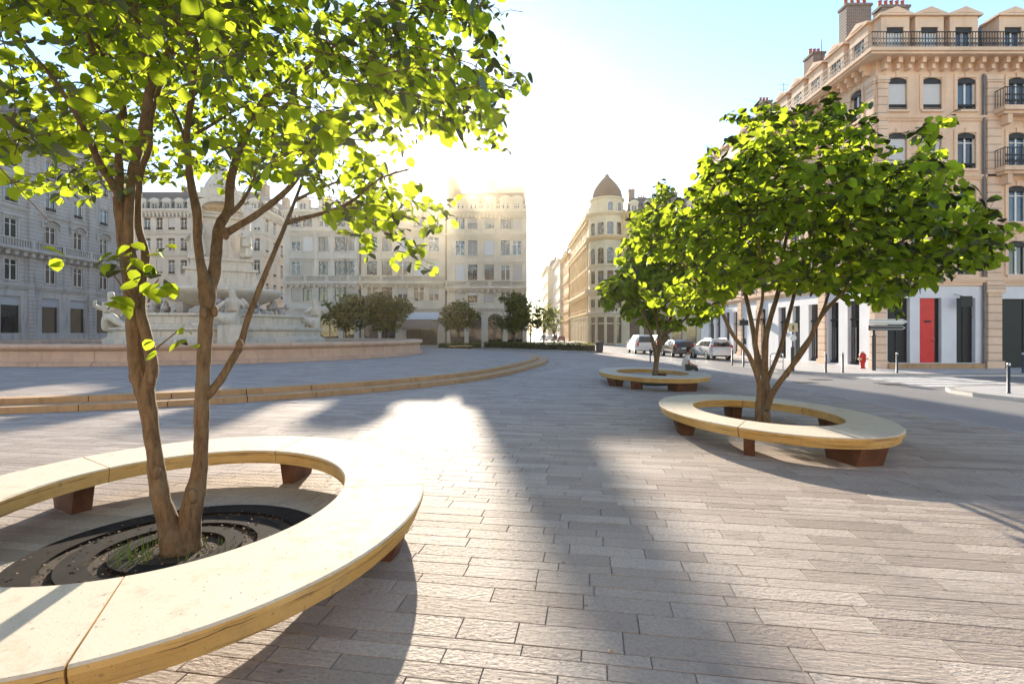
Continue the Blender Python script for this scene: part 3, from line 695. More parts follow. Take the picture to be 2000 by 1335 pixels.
def window(root, T, u, w, v0, v1, fm='frame_white', pane=None, blind=None, arch=0, dep=.15, sill=None, surround=None, rail=0, valance=False, hood=None, name='window'):
    h = v1-v0
    o = ob(name, frame_mesh(w, h, fm), root, T @ Tr(u, dep, v0))
    pm = pane or wr.choice(('glass_dark','glass_dark','glass_blue'))
    ob('pane', cached(('p', q3(w), q3(h), pm), lambda: MB().quad((-w/2,.0,0),(w/2,.0,0),(w/2,.0,h),(-w/2,.0,h)).mesh('pane', MATS[pm])), o)
    if blind:
        bm, fr = blind; ob('blind', cached(('b', q3(w), q3(h), bm, fr), lambda: MB().box(-w/2+.02,w/2-.02,-.085,-.065,h*(1-fr),h-.01).mesh('blind', MATS[bm])), o)
    if valance:
        def fv():
            m = MB(); n_ = 9; pts = [(-w/2, h), (w/2, h)]+[(w/2-w*i/(2*n_), h-.27-(.06 if i % 2 else 0)) for i in range(2*n_+1)]
            m.prism(pts, -.12, -.1); return m.mesh('valance', MATS['iron'])
        ob('valance', cached(('v', q3(w), q3(h)), fv), o)
    if sill: ob('sill', cached(('s', q3(w), sill, dep), lambda: MB().box(-w/2-.1,w/2+.1,-dep-.1,-dep+.04,-.13,0).mesh('sill', MATS[sill])), o)
    if surround:
        def fs():
            m = MB(); t = .17; y0, y1 = -dep-.05, -dep+.01
            m.box(-w/2-t,-w/2,y0,y1,0,h+t); m.box(w/2,w/2+t,y0,y1,0,h+t); m.box(-w/2,w/2,y0,y1,h,h+t); m.box(-.12,.12,y0-.05,y1,h-.02,h+t+.05)
            return m.mesh('surround', MATS[surround])
        ob('surround', cached(('su', q3(w), q3(h), surround, dep), fs), o)
    if hood == 'flat': ob('hood', cached(('hf', q3(w), q3(h), surround, dep), lambda: MB().box(-w/2-.3,w/2+.3,-dep-.22,-dep+.01,h+.3,h+.42).box(-w/2-.22,w/2+.22,-dep-.13,-dep+.01,h+.2,h+.3).mesh('hood', MATS[surround])), o)
    if hood == 'arch':
        def fh():
            m = MB(); n_ = 10; R1, R0 = w*.95, w*.8; pts = []
            for i in range(n_): 
                a, b = R(25+130*i/n_), R(25+130*(i+1)/n_)
                z = h+.15-R1*math.sin(R(25))+.25
                m.add([(c*r_*1.0 if True else 0, y, z+s*r_*.75) for c, s in ((math.cos(a),math.sin(a)),(math.cos(b),math.sin(b))) for r_ in (R0,R1) for y in (-dep-.32,-dep+.01)],
                      [(0,2,6,4),(1,5,7,3),(2,3,7,6),(0,4,5,1)])
            for i in range(7): x = -w*.5+w*i/6; m.box(x-.07,x+.07,-dep-.16,-dep+.01,h+.2,h+.55-.1*abs(i-3)*.6)
            for sx in (-1,1): m.box(sx*w*.82-.13,sx*w*.82+.13,-dep-.2,-dep+.01,h-.25,h+.5)
            return m.mesh('hood', MATS[surround])
        ob('hood', cached(('ha', q3(w), q3(h), surround, dep), fh), o)
    if rail: ob('railing', rail_mesh(w, rail, .12, y=-.12), o)
    return o
def cornice(root, T, u0, u1, z, h=.5, proj=.45, mat='peach_stone', mod=0.0, name='cornice'):
    m = MB(T); m.box(u0,u1,-proj*.45,.01,z,z+h*.35); m.box(u0,u1,-proj*.75,.01,z+h*.35,z+h*.6); m.box(u0,u1,-proj,.01,z+h*.6,z+h)
    if mod:
        k = int((u1-u0)/mod)
        for i in range(k): x = u0+mod*(i+.5); m.box(x-mod*.2,x+mod*.2,-proj*.72,-.0,z-h*.55,z+h*.3)
    return m.build(name, MATS[mat], root)
def balustrade(root, T, u0, u1, z, h, y, mat, step=.3, pier=3.0):
    m = MB(T); m.box(u0,u1,y-.12,y+.12,z+h-.14,z+h); m.box(u0,u1,y-.11,y+.11,z,z+.12)
    x = u0+step/2
    while x < u1: m.box(x-.06,x+.06,y-.06,y+.06,z+.12,z+h-.14); x += step
    x = u0
    while x < u1: m.box(x,x+.35,y-.135,y+.135,z-.002,z+h+.01); x += pier
    return m.build('balustrade', MATS[mat], root)
def pilaster(root, T, u, w, z0, z1, mat, d=.1):
    return MB(T).box(u-w/2,u+w/2,-d,.01,z0,z1).box(u-w/2-.07,u+w/2+.07,-d-.06,.01,z1-.35,z1).box(u-w/2-.07,u+w/2+.07,-d-.06,.01,z0,z0+.3).build('pilaster', MATS[mat], root)
def shell(root, W, D, z1, mat, sides=(1,1,1)):     # left, right, back walls that carry no openings
    m = MB()
    if sides[0]: m.quad((0,0,0),(0,D,0),(0,D,z1),(0,0,z1))
    if sides[1]: m.quad((W,0,0),(W,0,z1),(W,D,z1),(W,D,0))
    if sides[2]: m.quad((0,D,0),(W,D,0),(W,D,z1),(0,D,z1))
    m.quad((0,0,z1),(W,0,z1),(W,D,z1),(0,D,z1))
    return m.build('rear_wall', MATS[mat], root)
def mansard(root, x0, x1, y0, y1, z0, z1, ins, mat, name='roof', left=None, right=None):
    a = ins if left is None else left; b = ins if right is None else right
    return MB().add([(x0,y0,z0),(x1,y0,z0),(x1,y1,z0),(x0,y1,z0),(x0+a,y0+ins,z1),(x1-b,y0+ins,z1),(x1-b,y1-ins,z1),(x0+a,y1-ins,z1)],
        [(0,1,5,4),(1,2,6,5),(2,3,7,6),(3,0,4,7),(4,5,6,7)]).build(name, MATS[mat], root)
def dormer(root, T, u, w, z0, h, mat, style='pediment', pane='glass_dark', blind=None, dep=1.0, valance=False, ww=None):
    ww = ww or w*.55; wh = h*.74
    m = MB(); t = (w-ww)/2
    m.box(-w/2,-ww/2,0,dep,0,h); m.box(ww/2,w/2,0,dep,0,h); m.box(-ww/2,ww/2,0,dep,wh,h); m.box(-ww/2,ww/2,.3,dep,0,wh)
    d = ob('dormer', cached(('d', q3(w), q3(h), mat, dep, q3(ww)), lambda: m.mesh('dormer', MATS[mat])), root, T @ Tr(u, 0, z0))
    wf = ob('window', frame_mesh(ww, wh, 'frame_white'), d, Tr(0, .2, 0))
    ob('pane', cached(('p', q3(ww), q3(wh), pane), lambda: MB().quad((-ww/2,0,0),(ww/2,0,0),(ww/2,0,wh),(-ww/2,0,wh)).mesh('pane', MATS[pane])), d, Tr(0, .19, 0))
    if blind: ob('blind', cached(('b2', q3(ww), q3(wh), blind), lambda: MB().box(-ww/2,ww/2,-.05,-.03,0,wh).mesh('blind', MATS[blind])), d, Tr(0, .17, 0))
    if valance:
        ob('valance', cached(('v2', q3(ww), q3(wh)), lambda: MB().prism([(-ww/2,wh),(ww/2,wh)]+[(ww/2-ww*i/14, wh-.24-(.05 if i % 2 else 0)) for i in range(15)], 0, .02).mesh('valance', MATS['iron'])), d, Tr(0, .07, 0))
    def fp():
        m = MB()
        if style == 'pediment': m.prism([(-w/2-.16,h),(w/2+.16,h),(w/2+.16,h+.1),(0,h+.1+w*.24),(-w/2-.16,h+.1)], -.14, dep); m.prism([(-w*.3,h+.12),(w*.3,h+.12),(0,h+.1+w*.13)], -.17, -.14)
        else:
            pts = [(-w/2-.1,h-.1)]+[(-(w/2+.1)*math.cos(math.pi*i/10), h+w*.36*math.sin(math.pi*i/10)) for i in range(11)]+[(w/2+.1,h-.1)]
            m.prism(pts, -.1, dep)
        return m.mesh('pediment', MATS[mat])
    ob('pediment', cached(('dp', q3(w), q3(h), mat, style, dep), fp), d)
    return d
def chimney(root, x, y, z0, w, d, h, pots=4, mat='brick'):
    m = MB(); m.box(x-w/2,x+w/2,y-d/2,y+d/2,z0,z0+h); m.box(x-w/2-.06,x+w/2+.06,y-d/2-.06,y+d/2+.06,z0+h,z0+h+.14)
    o = m.build('chimney', MATS[mat], root)
    for i in range(pots):
        px = x-w/2+w*(i+.5)/pots
        MB().lathe([(0,0),(.11,0),(.09,.42),(.12,.45),(0,.45)], 8).build('chimney_pot', MATS['red_pot'], o, False, Tr(px, y, z0+h+.14))
    return o
I4 = Matrix.Identity(4)
# ---------------------------------------------------------------- peach corner building, right
W, D = 18.0, 25.0
pb = thing('peach_building', 'peach stone corner apartment building with iron balconies on the right', 'building', (19.2,27.0,0))
TS = Tr(0,D,0) @ Rz(R(-90))
colsF = [(1.12,.98),(2.94,.98),(4.75,.98),(7.45,1.0),(9.35,1.0),(11.25,1.0),(13.1,1.0),(15,1.0)]
rows = [(4.95,6.75),(7.75,9.65),(10.55,12.45),(13.65,15.35)]
opsG = [(.6,1.78,.33,3.74),(2.3,3.45,.33,3.74),(4.24,5.24,.33,3.74),(6.58,9.4,.05,3.7),(10.2,12.4,.05,3.7)]
ops = opsG+[(c-w/2,c+w/2,a,b,.35) for c, w in colsF for a, b in rows]
# side facade columns (u runs from the far end to the corner)
colsS = [(D-1.55-2.03*i, .95) for i in range(12)]
shopS = [(28.3,29.3),(30.1,31.1),(32.1,33.15),(34.15,35.05),(35.9,36.9),(38.8,40.3),(43.3,44.4),(45.2,46.2),(47.2,48.2),(48.7,50)]
opsSG = [(27+D-b,27+D-a,.12 if i != 5 else .05,3.72) for i, (a, b) in enumerate(shopS)]
opsS = opsSG+[(c-w/2,c+w/2,a,b,.35) for c, w in colsS for a, b in rows]
wl = MB(); facade(wl, I4, W, 4.38, 16.2, [o for o in ops if o[2] > 4]); facade(wl, TS, D, 4.38, 16.2, [o for o in opsS if o[2] > 4])
wl.build('wall', MATS['peach_stone'], pb)
gl_ = MB(); facade(gl_, I4, W, 0, 4.38, opsG, .3); facade(gl_, TS, D, 0, 4.38, opsSG, .3); gl_.build('shopfront_wall', MATS['white_panel'], pb)
shell(pb, W, D, 16.2, 'peach_stone', (0,1,1))
rr = random.Random(4)
sty = {(0,3):'b',(1,3):'b',(0,2):'b',(1,2):'b',(1,1):'b',(3,3):'k',(3,2):'k'}
for i, (c, w) in enumerate(colsF):
    for j, (a, b) in enumerate(rows):
        bl = ('blind_white', .97) if sty.get((i,j)) == 'b' else None
        window(pb, I4, c, w, a, b, pane=rr.choice(('glass_blue','glass_dark','glass_blue')), blind=bl, surround='peach_stone', valance=True, rail=(.3 if i < 3 else 0), sill='peach_stone')
        if i == 3 and j in (2,3):
            bc = MB().box(c-1.35,c+1.6,-.75,.0,a-.28,a-.05).box(c-1.25,c+1.5,-.6,.0,a-.42,a-.28).build('balcony', MATS['peach_stone'], pb)
            ob('railing', rail_mesh(2.9, .95, .12, depth=.68, y=-.7), bc, Tr(c+.12, 0, a-.05))
            for sx in (-.9,.9): MB().box(c+sx-.12,c+sx+.12,-.55,.0,a-.9,a-.42).build('console', MATS['peach_stone'], bc)
for i, (c, w) in enumerate(colsS):
    for j, (a, b) in enumerate(rows):
        window(pb, TS, c, w, a, b, pane=rr.choice(('glass_blue','glass_blue','glass_dark')), surround='peach_stone', valance=True, rail=.3, sill='peach_stone')
# courses, cornices and the long top balcony
for T, L in ((I4, W), (TS, D)):
    cornice(pb, T, -.02 if T is I4 else 0, L, 4.40, .42, .22, 'peach_stone'); cornice(pb, T, 0, L, 7.15, .24, .14); cornice(pb, T, 0, L, 9.98, .24, .14); cornice(pb, T, 0, L, 13.05, .26, .16)
    for i in range(int(L/.62)): ob('bracket', cached('brk', lambda: MB().box(-.1,.1,-.5,0,.3,.58).box(-.085,.085,-.34,0,.05,.3).mesh('bracket', MATS['peach_stone'])), pb, T @ Tr(.31+.62*i, 0, 15.62))
    MB(T).box(.301 if T is I4 else 0,L+(0 if T is I4 else .78),-.78,.3,16.2,16.32).box(.302 if T is I4 else 0,L+(0 if T is I4 else .88),-.88,.3,16.321,16.5).build('balcony', MATS['peach_stone'], pb)
    n_ = int(L/2); 
    for i in range(n_): 
        rl = ob('railing', rail_mesh(L/n_, .85, .14, y=-.74), pb, T @ Tr(L/n_*(i+.5), 0, 16.5))
ob('railing', rail_mesh(.75, .85, .14, y=-.74), pb, Tr(-.37,0,16.5)); ob('railing', rail_mesh(.75, .85, .14, y=-.74), pb, TS @ Tr(D+.37,0,16.5))
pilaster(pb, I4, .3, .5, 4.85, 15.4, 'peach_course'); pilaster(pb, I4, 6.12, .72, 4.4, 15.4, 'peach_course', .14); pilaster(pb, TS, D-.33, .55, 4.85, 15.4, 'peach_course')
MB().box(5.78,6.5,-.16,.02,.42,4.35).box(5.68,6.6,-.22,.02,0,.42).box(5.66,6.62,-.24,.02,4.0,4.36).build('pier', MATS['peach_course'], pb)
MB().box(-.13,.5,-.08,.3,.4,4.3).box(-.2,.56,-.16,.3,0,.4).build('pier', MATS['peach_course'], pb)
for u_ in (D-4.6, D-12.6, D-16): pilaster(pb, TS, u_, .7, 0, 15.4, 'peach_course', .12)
MB().tube([(5.6,-.1,.3),(5.6,-.1,15.5)], .06, 8).build('drainpipe', MATS['zinc'], pb)
MB().box(.5,5.5,-.25,.1,0.0,.3).build('threshold', MATS['step_stone'], pb)
for i, (a, b, c, d) in enumerate(opsG):
    if i == 1:
        dr = MB().box(a,a+.82,.06,.12,c,d).build('door', MATS['red_door'], pb); MB().box(a+.28,a+.62,.035,.06,2.46,2.56).build('letter_plate', MATS['iron'], dr)
        MB().sphere((a+.72,.03,1.5), .035, 8, 6).build('door_handle', MATS['zinc'], dr)
        MB().box(a+.82,b,.2,.25,c,d).build('door_panel', MATS['black_panel'], pb)
    else: 
        o = MB().box(a,b,.22,.27,c,d).build('shop_window', MATS['black_panel'], pb)
        MB().box(a+(b-a)*.48,a+(b-a)*.52,.19,.22,c,d).build('mullion', MATS['iron'], o)
        MB().box(a,b,.19,.22,c+2.4,c+2.47).build('transom', MATS['iron'], o)
sg = MB().box(0,.62,-.02,.02,0,.56).build('hanging_sign', MATS['black_panel'], None, False, Tr(19.2+4.0,26.5,3.25)); tag(sg, 'small black square sign hanging on the white shopfront by the red door', 'sign')
MB().tube([(.1,0,.56),(.1,.5,.7)], .015, 6).build('bracket', MATS['iron'], sg)
for i, (a, b, c, d) in enumerate(opsSG):
    if i == 5: 
        o = MB().box(a,b,.1,.2,c,d).build('shop_door', MATS['dark_wood'], pb, False, TS); MB().box(a-.1,b+.1,-.5,.1,2.9,3.0).build('canopy', MATS['dark_wood'], o, False); continue
    o = MB().quad((a,.22,c),(b,.22,c),(b,.22,d),(a,.22,d)).build('shop_window', MATS['glass_dark'], pb, False, TS)
    MB().box(a,b,.14,.21,c+2.5,c+2.6).box((a+b)/2-.03,(a+b)/2+.03,.14,.21,c,c+2.5).box(a,b,.14,.21,c,c+.12).build('frame', MATS['iron'], o)
    if i in (0,1,2,3): MB().tube([((a+b)/2-.12,.08,c+.3),((a+b)/2-.12,.08,c+2.1)], .022, 6).tube([((a+b)/2+.12,.08,c+.3),((a+b)/2+.12,.08,c+2.1)], .022, 6).build('door_handle', MATS['zinc'], o)
# attic
for i, c in enumerate([1.1,2.92,4.74,7.35,9.3,11.25,13.1,15]): dormer(pb, I4 @ Tr(0,.12,0), c, 1.5, 16.5, 2.15, 'peach_stone', pane='glass_blue', blind='blind_white' if i in (0,1) else None, valance=True, ww=.9)
for i in range(12): dormer(pb, TS @ Tr(0,.12,0), D-1.55-2.03*i, 1.5, 16.5, 2.15, 'peach_stone', pane='glass_blue', valance=True, ww=.9)
MB().add([(.1,.55,16.5),(W,.55,16.5),(W,D,16.5),(.55,D,16.5),(.55,.55,16.5),(1.6,1.7,19.0),(W,1.7,19.0),(W,D-1.2,19.0),(1.6,D-1.2,19.0)], [(4,1,6,5),(1,2,7,6),(2,3,8,7),(3,4,5,8),(5,6,7,8)]).build('roof', MATS['slate'], pb)
chimney(pb, 1.7, 4.2, 18.6, 1.5, .7, 3.0, 4); chimney(pb, 3.9, 4.2, 18.6, 1.7, .7, 2.9, 5); chimney(pb, 1.7, 8.4, 18.6, .8, 1.1, 2.3, 3); chimney(pb, 1.7, 15.5, 18.6, .8, 1.1, 2.2, 3)
an = MB().tube([(1.6,7.4,18.9),(1.6,7.4,21.6)], .02, 5).tube([(1.6,12.2,18.9),(1.6,12.2,21.0)], .02, 5).tube([(1.2,12.2,20.9),(2.1,12.2,20.9)], .012, 4).tube([(1.3,12.2,20.5),(1.9,12.2,20.5)], .012, 4).build('antenna', MATS['iron'], pb)
# ---------------------------------------------------------------- three pale facades at the end of the square (Y = 72)
def pale(label, x0, W, D, cols, spec, mat, ground, roofz, eave, dorm, ww=1.45, seed=1, bal=True):
    b = thing('pale_building', label, 'building', (x0,72,0)); rg = random.Random(seed)
    ops = [(c-ww/2,c+ww/2,a,e,.3 if k == 3 else 0) for c in cols for k, (a, e) in enumerate(spec)]+ground
    m = MB(); facade(m, I4, W, 0, eave, ops, .25); m.build('wall', MATS[mat], b); shell(b, W, D, eave, mat)
    for c in cols:
        for k, (a, e) in enumerate(spec):
            bl = None
            if rg.random() < .38: bl = (rg.choice(('blind_white','blind_beige','blind_beige')), rg.choice((.97,.97,.35,.5)))
            window(b, I4, c, ww, a, e, pane=rg.choice(('glass_warm','glass_dark','glass_dark')), blind=bl, surround=mat, sill=mat, hood='flat' if k in (1,2) else None, fm='frame_white' if rg.random() < .4 else 'frame_brown')
    for (a, e, c, d, *r_) in ground:
        o = MB().quad((a,.23,c),(e,.23,c),(e,.23,d),(a,.23,d)).build('shop_window', MATS['glass_warm' if rg.random() < .4 else 'glass_dark'], b)
        MB().box(a,e,.16,.22,c+(d-c)*.72,c+(d-c)*.72+.1).box((a+e)/2-.05,(a+e)/2+.05,.16,.22,c,d).build('frame', MATS['frame_brown'], o)
    cornice(b, I4, 0, W, 5.0, .45, .35, mat); cornice(b, I4, 0, W, eave-.6, .75, .6, mat, .55); cornice(b, I4, 0, W, spec[2][1]+.55, .4, .3, mat)
    cornice(b, I4, 0, W, spec[1][0]-1.35, .45, .65, mat, .8)
    if bal: balustrade(b, I4, 0, W, spec[1][0]-.9, .95, -.5, mat)
    mansard(b, .1, W-.1, .3, D-.3, eave+.1, roofz, 1.2, 'slate_brown', right=.35)
    for c in dorm: dormer(b, Tr(0,.35,0), c, 1.7, eave+.14, 1.55, mat, 'arch', dep=1.0)
    return b
spec = [(6.4,8.3),(9.9,12.0),(13.4,15.4),(16.8,18.5)]
colsL = [1.6,3.25,5.5,7.75,9.3]
bL = pale('pale cream building with stone balustrade behind the fountain', -32.0, 10.5, 14, colsL, spec, 'white_stone', [(1.0,2.4,.5,4.3),(2.9,4.3,.5,4.3),(5,7.6,.2,4.2),(8.2,9.8,.2,4.2)], 19.9, 19.0, [2.4,5.5,8.6], 1.35, 3)
bM = pale('pale building with the beige shop awning in the middle of the square end', -21.4, 12.0, 14, [1.7,3.85,6.0,8.3,10.4], spec, 'cream_stone', [(.6,2.6,.2,4.3),(3,5,.2,4.3),(6.5,10.9,.2,3.6)], 20.2, 19.0, [2.8,6,9.4], 1.45, 5)
aw = MB().add([(6.2,-.05,3.7),(11.2,-.05,3.7),(11.2,-1.7,2.65),(6.2,-1.7,2.65),(11.2,-1.7,2.35),(6.2,-1.7,2.35)], [(0,3,2,1),(3,5,4,2)]).build('awning', MATS['awning_cloth'], bM)
MB().box(6.3,11.1,-.2,.0,3.8,4.8).build('shop_sign_board', MATS['white_panel'], bM)
bR = pale('tall pale corner building with arched dormers where the street begins', -9.3, 11.4, 16, [2.0,3.75,6.1,8.4,10.0], [(6.2,7.7),(9.2,11.5),(12.8,14.9),(16.5,18.1)], 'cream_stone', [(.6,2.6,.2,4.2),(3.2,5.0,.2,4.6,.8),(5.9,8.0,.2,4.6,.8),(8.7,10.8,.2,4.2)], 22.0, 19.0, [2.0,3.8,6.1,8.4,10.0], 1.35, 8)
MB().box(5.3,11.5,10.5,17.5,18.9,25.0).box(5.4,11.4,10.7,17.3,25.0,25.8,.2).build('added_shadow_wing', MATS['cream_stone'], bR)  # unseen wing added behind the roof to cast the road's shadow band
balustrade(bR, I4, 0, 11.4, 19.15, .75, -.35, 'cream_stone')
for u_ in (2.9,4.9,7.2,9.2): pilaster(bR, I4, u_, .45, 9.2, 15.6, 'cream_stone')
for u_ in (.5,4.4,6.7,10.1): pilaster(bL, I4, u_, .45, 9.9, 16, 'white_stone')
for u_ in (.5,2.8,4.9,7.1,9.35,11.5): pilaster(bM, I4, u_, .45, 9.9, 16, 'cream_stone')
for b_, u_ in ((bM,.12),(bR,.05)): MB().tube([(u_,-.15,0),(u_,-.15,18.6)], .1, 6).build('drainpipe', MATS['slate_brown'], b_)
# roof pavilion and chimneys: their shadows reach across the square
MB().add([(.2,.6,19.8),(3.0,.6,19.8),(3.0,6,19.8),(.2,6,19.8),(.15,1.3,24.7),(1.0,1.3,24.7),(1.0,4,24.7),(.15,4,24.7)], [(0,1,5,4),(1,2,6,5),(2,3,7,6),(3,0,4,7),(4,5,6,7)]).build('roof_pavilion', MATS['slate_brown'], bR)
chimney(bR, 6.0, 3, 21.2, 1.9, .8, 2.7, 5, 'cream_stone'); chimney(bM, 2.2, 4, 19.6, 1.0, .8, 2.4, 3); chimney(bM, 6.3, 4, 19.6, .7, .7, 2.6, 2); chimney(bL, 4.6, 4, 19.4, 1.6, .8, 2.2, 4); chimney(bL, 9.0, 4, 19.4, .8, .8, 2.0, 3)
# ---------------------------------------------------------------- white block back left (Y = 80)
wb = thing('white_building', 'white apartment block with slate mansard roof behind the fountain column', 'building', (-62,80,0)); W, D = 23.0, 30.0
TR_ = Tr(W,0,0) @ Rz(R(90)); cw = [1.2+1.9*i for i in range(12)]; sp2 = [(4.2,6.2),(7.6,9.8),(11.1,13.3),(14.7,16.7),(18.0,19.9)]
cs = [1.6+2.6*i for i in range(11)]
m = MB(); facade(m, I4, W, 0, 21, [(c-.5,c+.5,a,e) for c in cw for a, e in sp2], .22); facade(m, TR_, D, 0, 21, [(c-.5,c+.5,a,e) for c in cs for a, e in sp2], .22); m.build('wall', MATS['white_stone'], wb); shell(wb, W, D, 21, 'white_stone', (1,0,1))
rg = random.Random(9)
for T, cc_ in ((I4, cw), (TR_, cs)):
    for c in cc_:
        for j, (a, e) in enumerate(sp2):
            window(wb, T, c, 1.0, a, e, blind=(('curtain', .8) if rg.random() < .3 else ('dark_wood', .14)), sill='white_stone', rail=(.4 if rg.random() < .6 else 0))
for T, L in ((I4, W), (TR_, D)):
    cornice(wb, T, 0, L, 20.4, .8, .7, 'white_stone', .6); cornice(wb, T, 0, L, 17.2, .35, .2, 'white_stone'); cornice(wb, T, 0, L, 13.8, .35, .2, 'white_stone'); cornice(wb, T, 0, L, 7.0, .35, .25, 'white_stone')
    ob('railing', rail_mesh(L, .8, .3, y=-.5), wb, T @ Tr(L/2,0,21.25))
for a, e in ((14.3,14.7),(10.7,11.1)):
    bc = MB().box(11.3,16.2,-.7,0,a,a+.18).build('balcony', MATS['white_stone'], wb); ob('railing', rail_mesh(4.8, .95, .2, depth=.6, y=-.66), bc, Tr(13.75,0,a+.18))
mansard(wb, .1, W-.1, .5, D-.3, 21.1, 24.4, 1.3, 'slate')
for i in range(11): dormer(wb, Tr(0,.55,0), 1.8+1.95*i, 1.35, 21.15, 1.5, 'white_stone', 'arch', dep=1.0, ww=.8)
for i in range(8): dormer(wb, TR_ @ Tr(0,.4,0), 2.5+3*i, 1.3, 21.15, 1.5, 'white_stone', 'arch', dep=1.0, ww=.8)
chimney(wb, W-2, 5, 23.5, .9, 1.6, 2.8, 2); chimney(wb, 9, 4, 23.6, 1.8, .8, 2.0, 4); chimney(wb, W-2, 13, 23.5, .9, 1.6, 2.6, 2)
# ---------------------------------------------------------------- grey rusticated palace, left
gb = thing('grey_building', 'grey rusticated palace front with arched window hoods on the far left', 'building', (-50,38,0), R(90)); W, D = 28.4, 16.0
cg = [(1.9,1.25),(5.5,1.25),(9.2,1.25),(13.1,1.35),(17.5,1.3),(21.0,1.25),(24.7,1.25)]; rg3 = [(7.2,9.3),(11.3,13.35),(15.0,17.0),(18.6,20.4)]
og = [(c-1.05,c+1.05,1.9,5.6) for c, w in cg]
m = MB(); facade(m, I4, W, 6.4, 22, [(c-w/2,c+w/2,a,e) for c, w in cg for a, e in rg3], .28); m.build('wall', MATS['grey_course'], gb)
m = MB(); facade(m, I4, W, 0, 6.4, og, .3); m.build('shopfront_wall', MATS['grey_stone'], gb); shell(gb, W, D, 22, 'grey_stone')
for i, (c, w) in enumerate(cg):
    for j, (a, e) in enumerate(rg3):
        window(gb, I4, c, w, a, e, pane='glass_blue' if (j == 2 and i % 3 == 0) or j == 3 else 'glass_dark', surround='grey_stone', sill='grey_stone', hood='arch' if j == 1 and i not in (2,3) else ('flat' if j == 1 else None), rail=.4 if j > 1 else 0)
    o = MB().quad((c-1.05,.28,1.9),(c+1.05,.28,1.9),(c+1.05,.28,5.6),(c-1.05,.28,5.6)).build('shop_window', MATS['glass_dark'], gb)
    MB().box(c-1.05,c+1.05,.18,.27,4.7,5.6).build('blind', MATS['shutter_grey'], o)
cornice(gb, I4, 0, W, 6.35, .5, .25, 'grey_stone'); cornice(gb, I4, 0, W, 14.3, .3, .18, 'grey_stone'); cornice(gb, I4, 0, W, 21.3, .8, .8, 'grey_stone', .7)
cornice(gb, I4, 0, W, 9.95, .45, .95, 'grey_stone', .9, 'balcony'); balustrade(gb, I4, 0, W, 10.4, .95, -.8, 'grey_stone', .28, 3.6)
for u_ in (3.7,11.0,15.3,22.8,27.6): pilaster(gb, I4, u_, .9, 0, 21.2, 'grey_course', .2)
mansard(gb, .1, W-.1, .3, D, 22.1, 25.5, 1.5, 'slate'); chimney(gb, 8, 6, 24, 2, .8, 3, 5); chimney(gb, 20, 6, 24, 2, .8, 3, 5)
# ---------------------------------------------------------------- domed corner building and the street behind it
db = thing('domed_building', 'cream corner building with a round tower and brown dome at the street', 'building', (16.5,89.0,0))
RT = 3.1; NF = 12; fw = 2*RT*math.tan(math.pi/NF)
spd = [(6.2,7.6,1.05,0),(10.2,12.4,1.0,0),(13.6,16.3,1.05,1),(18.5,20.6,1.05,.4)]
m = MB(); TF = []
for k in range(NF):
    an_ = R(-90)+2*math.pi*k/NF; TF.append(Tr(RT*math.cos(an_), RT*math.sin(an_), 0) @ Rz(an_+R(90)) @ Tr(-fw/2,0,0))
for T in TF: facade(m, T, fw, 0, 22.2, [(fw/2-w/2,fw/2+w/2,a,e,r_) for a, e, w, r_ in spd]+[(.25,fw-.25,.2,3.4),(.25,fw-.25,3.6,4.6)], .2)
m.build('tower_wall', MATS['cream_gold'], db)
for k in (0,1,2,3,9,10,11):
    T = TF[k]
    for j, (a, e, w, r_) in enumerate(spd): window(db, T, fw/2, w, a, e, pane='glass_dark' if (k+j) % 3 else 'glass_blue', surround=None, sill='cream_gold', blind=('dark_wood',.25) if j == 1 else None, fm='frame_brown')
    o = MB().quad((.25,.18,.2),(fw-.25,.18,.2),(fw-.25,.18,4.6),(.25,.18,4.6)).build('shop_window', MATS['glass_warm'], db, False, T); MB().box(.25,fw-.25,.06,.17,3.3,3.7).build('frame', MATS['dark_wood'], o)
    MB().box(-.12,.12,-.16,.1,0,5.0).build('pilaster', MATS['cream_gold'], db, False, T)
for z, h, pr, mt in ((5.0,.5,.3,'white_stone'),(8.2,1.1,.7,'cream_gold'),(13.0,.3,.2,'cream_gold'),(17.5,.75,.5,'gold_stone'),(21.6,.7,.6,'cream_gold')):
    MB().lathe([(RT,z),(RT+pr*.5+.1,z+h*.3),(RT+pr*.8+.1,z+h*.6),(RT+pr+.1,z+h*.65),(RT+pr+.1,z+h),(RT-.3,z+h+.02)], 36).build('cornice', MATS[mt], db)
dr_ = MB().lathe([(2.75,22.2),(2.75,24.6),(3.0,24.7),(3.0,24.95),(2.4,25.0)], 24).build('drum', MATS['cream_gold'], db)
for k in range(8):
    an_ = R(-90)+2*math.pi*(k+.5)/10-.3; T = Tr(2.72*math.cos(an_), 2.72*math.sin(an_), 22.35) @ Rz(an_+R(90))
    m = MB(); m.prism([(-.62,0),(.62,0),(.62,1.3)]+[(.62*math.cos(math.pi*i/8),1.3+.62*math.sin(math.pi*i/8)) for i in range(1,8)]+[(-.62,1.3)], -.12, .3); dd = m.build('dormer', MATS['cream_stone'], db, False, T)
    MB().prism([(-.42,.1),(.42,.1),(.42,1.25)]+[(.42*math.cos(math.pi*i/8),1.25+.42*math.sin(math.pi*i/8)) for i in range(1,8)]+[(-.42,1.25)], -.15, -.12).build('window', MATS['glass_blue'], dd)
MB().lathe([(2.55,24.9),(2.6,25.5),(2.4,26.4),(1.95,27.2),(1.38,27.95),(.8,28.6),(.36,29.0),(.38,29.25),(.12,29.4),(.08,30.0),(0,30.2)], 28).build('dome', MATS['dome_slate'], db, True)
